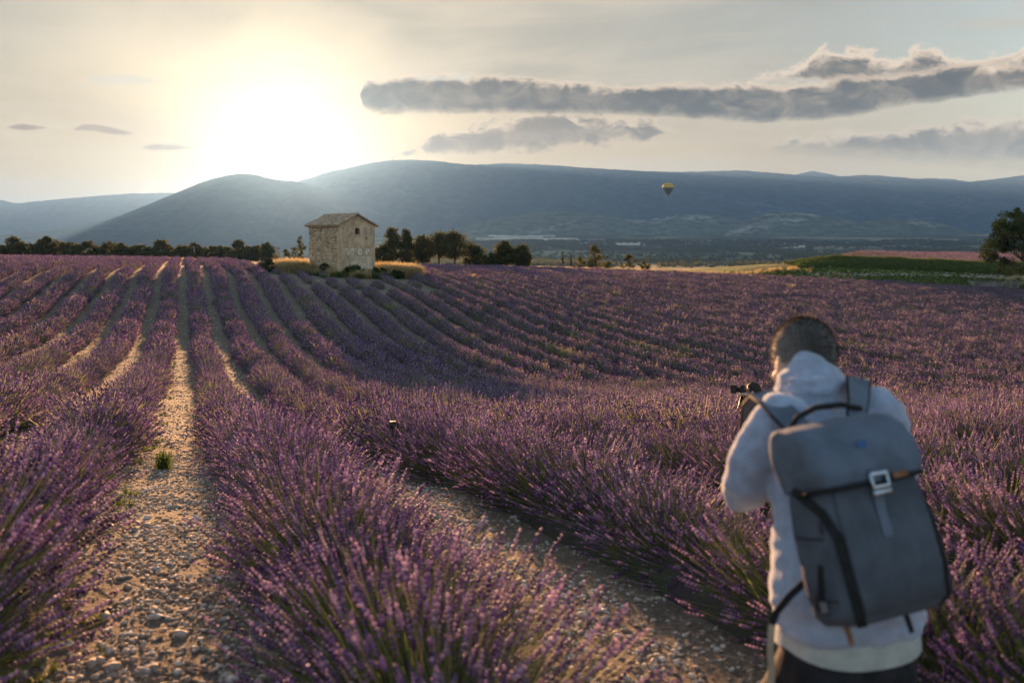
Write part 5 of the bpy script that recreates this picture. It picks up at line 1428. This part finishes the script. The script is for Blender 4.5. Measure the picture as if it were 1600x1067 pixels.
    # hood lying up against the nape
    m = MB(); hc = px(1266, 608, 2.985)
    ell(m, hc, 0.108, 0.088, 0.092, Matrix.Rotation(R(20), 3, 'Z') @ Matrix.Rotation(R(-24), 3, 'X'))
    ell(m, px(1264, 578, 2.985), 0.066, 0.05, 0.050, Matrix.Rotation(R(20), 3, 'Z'))
    caps(m, [px(1216, 632, 3.03), px(1236, 598, 3.0), px(1263, 566, 2.985), px(1294, 588, 3.02), px(1322, 622, 3.06)], [0.034, 0.032, 0.03, 0.032, 0.036])
    caps(m, [px(1212, 645, 3.0), px(1262, 652, 2.93), px(1318, 632, 3.03)], [0.040, 0.046, 0.042])
    for y0, bow, rr in ((604, 9, 0.016), (622, 13, 0.018), (590, 7, 0.013)):
        k = (y0 - 560) / 62.0; w = 22 + 40 * k
        caps(m, [px(1265 + w * f, y0 + bow * (1 - f * f), 2.985 - 0.105 * math.sqrt(max(0.0, 1 - (f * 0.92) ** 2)) + 0.03 * f) for f in (-0.9, -0.55, -0.15, 0.3, 0.7, 0.95)], [rr * 0.5, rr, rr * 1.2, rr * 1.1, rr, rr * 0.5], 8)
    fuse(m, 'hood', M_hood, 0.0075, 3, man, 0.030, 12.0, 8)
    # shirt tail under the hem
    m = MB(); rings = []
    for cy, hw, hd in ((960, 0.196, 0.146), (985, 0.203, 0.152), (1003, 0.206, 0.154)):
        rg = ring(1324, cy, 2.70, hw, hd)
        if cy > 970:
            for k, p in enumerate(rg):
                a = 2 * math.pi * k / len(rg); p.z -= 0.028 * (abs(math.sin(a)) - 0.45) * (cy - 970) / 33
        rings.append(rg)
    m.loft(rings, cap=False); inner = [[p + (px(1324, 990, 2.70) - p) * 0.02 for p in rg] for rg in rings]; m.loft(inner[::-1], cap=False)
    m.build('shirt_tail', M_shirt, man, True)
    # trousers and shoes
    m = MB(); m.loft([ring(1324, 985, 2.70, 0.18, 0.135), ring(1323, 1030, 2.69, 0.195, 0.148), ring(1323, 1062, 2.69, 0.195, 0.145), ring(1323, 1085, 2.69, 0.17, 0.12)])
    caps(m, [hip + SIDE * -0.095 - Vector((0, 0, 0.05)), kn_l, an_l + Vector((0, 0, 0.02))], [0.108, 0.078, 0.062]); caps(m, [hip + SIDE * 0.095 - Vector((0, 0, 0.05)), kn_r, an_r + Vector((0, 0, 0.02))], [0.108, 0.078, 0.062])
    fuse(m, 'trousers', M_trous, 0.011, 4, man, 0.010, 9.0, 5)
    for ft in (foot_l, foot_r):
        m = MB(); caps(m, [ft + Vector((0, 0, 0.05)) - FACE * 0.05, ft + Vector((0, 0, 0.05)) + FACE * 0.05, ft + Vector((0, 0, 0.038)) + FACE * 0.17], [0.052, 0.050, 0.042]); fuse(m, 'shoe', M_shoe, 0.01, 3, man)
    # the camera in his hands
    ce = empty('camera', cam_p, R(24)); tag(ce, 'black camera held up to the face of the person in the hooded top', 'camera')
    m = MB(); m.box((0, 0, 0), (0.14, 0.06, 0.095)); m.box((0, -0.005, 0.06), (0.055, 0.055, 0.03)); m.box((0.055, 0.018, 0.0), (0.032, 0.04, 0.09)); cb = m.build('camera_body', M_black, ce)
    m = MB(); m.tube([(0, 0.03, 0), (0, 0.11, 0), (0, 0.112, 0), (0, 0.15, 0)], [0.036, 0.038, 0.043, 0.043], 20); m.build('lens', M_black, ce)
    return shl, shr, hip
SHL, SHR, HIP = build_man()

def build_pack():
    """a boxy pack with a big folded top, worn on the back"""
    c = px(1341, 806, 2.50)
    lean, roll = R(19), R(5)
    n0 = -FACE; w0 = Vector((0, 0, 1)) * math.cos(lean) + FACE * math.sin(lean); n1 = (n0 * math.cos(lean) + Vector((0, 0, 1)) * math.sin(lean))
    q = Matrix.Rotation(roll, 3, n1); r1 = q @ SIDE; w1 = q @ w0
    root = bpy.data.objects.new('backpack', None); COL.objects.link(root)
    Mx = (Matrix((r1, -n1, w1)).transposed() @ Matrix.Diagonal((0.92, 0.92, 0.95))).to_4x4(); Mx.translation = c; root.matrix_world = Mx
    tag(root, 'grey boxy backpack with folded top flap and black straps on the back of the person', 'backpack')
    inv = Mx.inverted()
    def loc(x, y, Y): return inv @ px(x, y, Y)
    # local axes: x to the right, -y outwards (to the camera), z up
    def rr(w, d, z, yc=0.0, rad=0.05, n=6, skew=0.0):
        pts = []; rad = min(rad, w / 2 - 0.002, d / 2 - 0.002)
        for sx, sy, a0 in ((1, 1, 0), (-1, 1, 90), (-1, -1, 180), (1, -1, 270)):
            for k in range(n + 1):
                a = R(a0 + 90 * k / n); pts.append(Vector((sx * (w / 2 - rad) + rad * math.cos(a), yc + sy * (d / 2 - rad) + rad * math.sin(a), z + skew * (yc + sy * (d / 2)))))
        return pts
    m = MB()
    m.loft([rr(0.24, 0.10, -0.268, 0.01), rr(0.315, 0.17, -0.262), rr(0.345, 0.205, -0.235), rr(0.352, 0.215, -0.15), rr(0.345, 0.212, -0.03), rr(0.328, 0.198, 0.08), rr(0.318, 0.185, 0.17), rr(0.29, 0.15, 0.205)])
    mo = fuse(m, 'pack_body', M_bag_shade, 0.007, 3, root, 0.010, 7.0, 12)
    m = MB(); m.loft([rr(0.270, 0.012, -0.240, -0.1005, 0.005), rr(0.290, 0.016, -0.15, -0.1075, 0.006), rr(0.288, 0.016, -0.03, -0.1065, 0.006), rr(0.276, 0.016, 0.08, -0.100, 0.006), rr(0.27, 0.014, 0.15, -0.095, 0.006)])
    m.build('front_panel', M_bag_shade, root, True)
    # folded top: a wide flap that overhangs the front and pinches into corners at both ends
    m = MB()
    def flap(w, d, z, yc, sag=0.0): 
        return [p + Vector((0, 0, -sag * (p.x / (w / 2)) ** 2)) for p in rr(w, d, z, yc, 0.035)]
    m.loft([flap(0.300, 0.190, 0.083, -0.012), flap(0.345, 0.215, 0.090, -0.012), flap(0.368, 0.222, 0.125, -0.012), flap(0.372, 0.215, 0.175, -0.006), flap(0.366, 0.185, 0.222, 0.008), flap(0.352, 0.135, 0.255, 0.026), flap(0.34, 0.07, 0.268, 0.045)])
    fl = fuse(m, 'top_flap', M_bag, 0.007, 3, root, 0.012, 6.0, 17)
    m = MB(); pts = [(-0.176, 0.0, 0.086), (-0.172, -0.095, 0.086), (-0.14, -0.122, 0.083), (0.0, -0.126, 0.080), (0.14, -0.122, 0.083), (0.172, -0.095, 0.086), (0.176, 0.0, 0.086)]
    m.tube(pts, 0.006, 8); m.build('flap_edge', M_web, fl, True)
    m = MB()
    for zz in (-0.19, -0.03): m.tube([(-0.178, 0.06, zz + 0.01), (-0.179, 0.0, zz), (-0.172, -0.06, zz - 0.005)], 0.0022, 5)
    m.build('seam', M_web, root)
    # metal hook and the ladder bar it catches
    m = MB(); x0, z0 = -0.012, 0.086
    m.tube([(x0 - 0.026, -0.140, z0 + 0.016), (x0 + 0.026, -0.140, z0 + 0.016), (x0 + 0.026, -0.141, z0 - 0.018), (x0 - 0.026, -0.141, z0 - 0.018), (x0 - 0.026, -0.140, z0 + 0.016)], 0.0052, 8)
    m.box((x0, -0.139, z0 - 0.032), (0.058, 0.006, 0.010)); m.build('hook', M_steel, root, True)
    m = MB(); m.strip([(x0, -0.126, z0 + 0.03), (x0, -0.128, z0), (x0, -0.116, z0 - 0.05), (x0, -0.116, -0.06)], [(0, -1, 0)] * 4, 0.03, 0.003); m.build('closure_strap', M_bag, root)
    m = MB(); m.box((0.07, -0.1275, 0.089), (0.05, 0.006, 0.016)); m.build('leather_tag', M_leather, root)
    m = MB(); m.box((-0.02, -0.1145, 0.185), (0.030, 0.003, 0.018), Matrix.Rotation(0.25, 3, 'X')); m.build('patch', mat_plain('blue_patch', (0.05, 0.13, 0.30), 0.8, 0.1), fl)
    # black zip tapes down both front edges
    for sx in (-1, 1):
        pts = [(sx * 0.172, 0.02, 0.10), (sx * 0.166, -0.070, 0.03), (sx * 0.158, -0.1005, -0.04), (sx * 0.158, -0.1050, -0.15), (sx * 0.152, -0.0985, -0.235), (sx * 0.13, -0.07, -0.262)]
        m = MB(); m.strip(pts, [(sx * 1.0, -0.5, 0), (sx * 0.9, -0.8, 0), (sx * 0.6, -1, 0), (sx * 0.55, -1, 0), (sx * 0.5, -1, -0.2), (sx * 0.3, -0.6, -1)], 0.026, 0.006); m.build('zip_tape', M_web, root)
        m = MB(); m.tube([(sx * 0.168, -0.055, 0.01), (sx * 0.176, -0.06, -0.02)], 0.006, 6); m.build('zip_pull', M_black, root)
    for x, y, l in ((-0.13, 0.0, 0.05), (0.03, -0.05, 0.05), (0.15, 0.0, 0.045)):
        m = MB(); m.strip([(x, y, -0.255), (x + 0.002, y - 0.004, -0.265 - l)], [(0, -1, 0)] * 2, 0.016, 0.004); m.build('strap_loop', M_leather if x != 0.03 else M_web, root)
    m = MB(); m.strip([(-0.172, -0.02, -0.10), (-0.180, 0.0, -0.17), (-0.178, 0.03, -0.215)], [(-1, -0.3, 0)] * 3, 0.018, 0.004); m.build('side_strap', M_web, root)
    m = MB(); m.box((-0.183, 0.0, -0.205), (0.008, 0.02, 0.026)); m.build('side_hook', M_steel, root)
    # carrying loop and shoulder straps
    m = MB(); m.tube([loc(1236, 668, 2.62), loc(1246, 652, 2.64), loc(1275, 636, 2.68), loc(1315, 632, 2.72), loc(1345, 638, 2.74)], 0.0085, 8); m.build('handle', M_web, root, True)
    def strap(pix, nr, w, name='shoulder_strap'):
        m = MB(); P = [loc(*p) for p in pix]; Nn = [inv.to_3x3() @ Vector(v) for v in nr]; m.strip(P, Nn, w, 0.012); so = m.build(name, M_bag, root)
        m = MB()
        for sgn in (-1, 1):
            e = []
            for i, p in enumerate(P):
                d = (P[min(i + 1, len(P) - 1)] - P[max(i - 1, 0)]).normalized(); n = (Nn[i] - d * Nn[i].dot(d)).normalized(); s_ = d.cross(n); e.append(p + s_ * (sgn * (w / 2)) + n * 0.007)
            m.tube(e, 0.0055, 6)
        m.build('edging', M_web, so, True)
    B = (0.25, -0.85, 0.45)
    strap([(1268, 700, 2.66), (1246, 672, 2.68), (1226, 650, 2.735), (1207, 630, 2.82), (1190, 618, 2.90), (1176, 628, 3.00), (1172, 660, 3.06), (1182, 720, 3.04), (1212, 790, 2.96)],
          [B, B, (-0.05, -0.8, 0.6), (-0.15, -0.45, 0.9), (-0.25, 0.0, 1), (-0.5, 0.5, 0.7), (-0.6, 0.8, 0.2), (-0.6, 0.8, -0.2), (-0.9, 0.3, 0)], 0.072)
    strap([(1336, 660, 2.72), (1338, 638, 2.78), (1340, 612, 2.87), (1341, 596, 2.97), (1342, 597, 3.07), (1345, 640, 3.17), (1370, 720, 3.18)],
          [B, B, (0.1, -0.7, 0.7), (0.1, -0.2, 1), (0.1, 0.5, 0.85), (0.0, 1, 0.2), (0.1, 1, 0)], 0.066)
    m = MB(); P = [loc(1207, 975, 2.55), loc(1204, 1010, 2.55), loc(1206, 1050, 2.56), loc(1203, 1110, 2.58)]; m.strip(P, [inv.to_3x3() @ Vector((-0.6, -0.8, 0))] * 4, 0.02, 0.003); m.build('waist_strap', mat_plain('beige_webbing', (0.45, 0.36, 0.27), 0.9, 0.1), root)
    m = MB(); P = [loc(1262, 905, 2.52), loc(1235, 930, 2.52), loc(1214, 955, 2.54), loc(1207, 975, 2.55)]; m.strip(P, [inv.to_3x3() @ Vector((-0.3, -0.9, 0.2))] * 4, 0.02, 0.003); m.build('waist_strap', M_web, root)
build_pack()

def build_second():
    p = SECOND.copy(); p.z = hz(p.x, p.y); Y = p.y
    hc = px(1176, 612, Y); F = Vector((-0.93, 0.36, 0)).normalized(); S = Vector((F.y, -F.x, 0))
    H = hc.z - p.z
    hip = p + Vector((0.14, 0, max(0.22, H * 0.30))); chest = p + Vector((0.05, 0, H * 0.66)); neck = hc + Vector((0.035, 0.0, -0.13))
    HM = Matrix((S, F, Vector((0, 0, 1)))).transposed()
    sl, sr = neck - S * 0.17 - Vector((0, 0, 0.06)), neck + S * 0.17 - Vector((0, 0, 0.06))
    cp = px(1160, 609, Y)
    wl, wr = cp + F * -0.06 - S * 0.07 - Vector((0, 0, 0.05)), cp + F * -0.06 + S * 0.08 - Vector((0, 0, 0.04))
    el, er = sl.lerp(wl, 0.5) - Vector((0, 0, 0.16)), sr.lerp(wr, 0.5) - Vector((0, 0, 0.16))
    kl, kr = p + F * 0.26 - S * 0.14 + Vector((0, 0, 0.09)), p + F * 0.20 + S * 0.15 + Vector((0, 0, 0.36))
    fl, fr = p - F * 0.20 - S * 0.13 + Vector((0, 0, 0.07)), p + F * 0.16 + S * 0.16 + Vector((0, 0, 0.06))
    m = MB(); add_head(m, hc, HM); caps(m, [hc - Vector((0, 0, 0.06)), neck], [0.05, 0.06]); caps(m, [neck, chest, hip], [0.07, 0.11, 0.11]); caps(m, [sl, neck, sr], [0.05, 0.06, 0.05])
    caps(m, [sl, el, wl], [0.045, 0.04, 0.028]); caps(m, [sr, er, wr], [0.045, 0.04, 0.028]); caps(m, [hip - S * 0.09, kl, fl], [0.08, 0.055, 0.04]); caps(m, [hip + S * 0.09, kr, fr], [0.08, 0.055, 0.04])
    add_hand(m, wl, F, S, Vector((0, 0, 1)), 0.95); add_hand(m, wr, F, S, Vector((0, 0, 1)), 0.95)
    man = fuse(m, 'person', M_skin, 0.009, 2); tag(man, 'person with dark hair crouching behind a tripod camera out in the lavender', 'person')
    h = MB(); ell(h, (0, -0.016, 0.034), 0.088, 0.108, 0.106, None, 24, 18); keep = []
    for f in h.f:
        c = sum((Vector(h.v[i]) for i in f), Vector()) / len(f)
        if not ((c.y > 0.03 and c.z < 0.075) or (c.y > -0.04 and c.z < 0.0) or c.z < -0.075): keep.append(f)
    h.f = keep; h.m = [0] * len(keep); r = np.random.default_rng(9); h.v = [tuple(Vector(v) * (1 + r.normal(0, 0.03))) for v in h.v]
    ho = h.build('hair', mat_plain('dark_brown_hair', (0.03, 0.018, 0.012), 0.6, 0.2, 60), man, True); ho.matrix_world = Matrix.Translation(hc) @ HM.to_4x4()
    m = MB(); caps(m, [neck - Vector((0, 0, 0.06)), chest, hip], [0.10, 0.15, 0.14]); caps(m, [sl, el, wl.lerp(el, 0.2)], [0.065, 0.055, 0.042]); caps(m, [sr, er, wr.lerp(er, 0.2)], [0.065, 0.055, 0.042]); caps(m, [sl, neck - Vector((0, 0, 0.05)), sr], [0.06, 0.07, 0.06])
    fuse(m, 'jacket', mat_plain('dark_jacket', (0.06, 0.055, 0.06), 0.9, 0.1), 0.012, 3, man, 0.012)
    m = MB(); caps(m, [hip - S * 0.09, kl, fl], [0.10, 0.07, 0.055]); caps(m, [hip + S * 0.09, kr, fr], [0.10, 0.07, 0.055]); fuse(m, 'trousers', M_trous, 0.014, 3, man)
    # tripod and camera
    top = px(1159, 618, Y); tr = empty('tripod', (top.x, top.y, hz(top.x, top.y))); tag(tr, 'slim black tripod standing in the lavender beside the crouching person', 'tripod')
    t0 = top - tr.location
    for fx, fy in ((px(1136, 700, Y - 0.25).x - top.x, -0.25), (0.32, -0.22), (0.05, 0.42)):
        foot = Vector((fx, fy, 0)); foot.z = hz(top.x + fx, top.y + fy) - tr.location.z
        m = MB(); a = Vector((t0.x, t0.y, t0.z)); d = foot - a
        m.tube([a, a + d * 0.45], 0.014, 8); m.tube([a + d * 0.44, a + d * 0.75], 0.011, 8); m.tube([a + d * 0.74, foot], 0.008, 8); m.tube([a + d * 0.43, a + d * 0.47], 0.018, 8); m.build('leg', M_black, tr, True)
    m = MB(); m.tube([t0 - Vector((0, 0, 0.06)), t0 + Vector((0, 0, 0.05))], 0.02, 10); m.box(tuple(t0 + Vector((0, 0, 0.055))), (0.07, 0.06, 0.02)); m.build('head', M_black, tr, True)
    cm = empty('camera', px(1161, 609, Y), math.atan2(F.y, F.x) - math.pi / 2); tag(cm, 'black camera with square lens hood on the slim tripod', 'camera')
    m = MB(); m.box((0, 0, 0), (0.13, 0.07, 0.09)); m.box((0, 0, 0.058), (0.06, 0.06, 0.03)); m.build('camera_body', M_black, cm)
    m = MB(); m.tube([(0, 0.03, 0), (0, 0.09, 0)], 0.036, 14); m.build('lens', M_black, cm, True)
    m = MB(); m.box((0, 0.13, 0.012), (0.13, 0.085, 0.125)); m.build('lens_hood', M_black, cm)
build_second()

def build_bag():
    Y = 11.6; g = place(611, Y); z0 = px(612, 669, Y).z - g.z; z1 = px(612, 658, Y).z - g.z; w = 10 / FPX * Y; h = z1 - z0
    root = empty('camera', g, 0.3); tag(root, 'tiny black box camera sticking up out of the second lavender row right of the path', 'camera')
    m = MB(); m.loft([[(sx * w / 2 * k, sy * 0.03 * k, z) for sx, sy in ((-1, -1), (1, -1), (1, 1), (-1, 1))] for z, k in ((z0, 0.95), (z0 + 0.01, 1.0), (z1 - 0.01, 1.0), (z1, 0.95))]); m.build('camera_body', M_black, root)
    m = MB(); m.tube([(0, -0.03, (z0 + z1) / 2), (0, -0.05, (z0 + z1) / 2)], h * 0.3, 12); m.build('lens', M_black, root, True)
    m = MB(); m.tube([(w / 2, 0, z1 - 0.01), (w / 2 + 0.022, 0, z1 - 0.008), (w / 2 + 0.026, 0, z1 - 0.05), (w / 2 + 0.018, 0, z0 - 0.01)], 0.007, 7); m.build('wrist_strap', M_web, root, True)
    m = MB(); m.tube([(0, 0, -0.05), (0, 0, z0)], 0.009, 7); m.build('pole', M_black, root, True)
build_bag()

# ------------------------------------------------------------------ the air
def build_haze():
    lo, hi = -45.0, 890.0
    b = MB(); b.box((0, 7000, (lo + hi) / 2), (52000, 50000, hi - lo))
    m, N, out = mat_new('haze')
    # fine air (even, bluish) and a little dust that scatters forward
    def air(col, dens, g):
        pv = N.new('ShaderNodeVolumePrincipled')
        pv.inputs['Color'].default_value = (*col, 1); pv.inputs['Density'].default_value = dens; pv.inputs['Anisotropy'].default_value = g
        return pv.outputs[0]
    ad = N.new('ShaderNodeAddShader')
    N.put(ad.inputs[0], air((0.22, 0.50, 1.0), 6.0e-5, 0.0)); N.put(ad.inputs[1], air((1.0, 0.62, 0.28), 0.19e-5, 0.86))
    N.put(out.inputs['Volume'], ad.outputs[0])
    o = b.build('haze', m); o['kind'] = 'stuff'
build_haze()
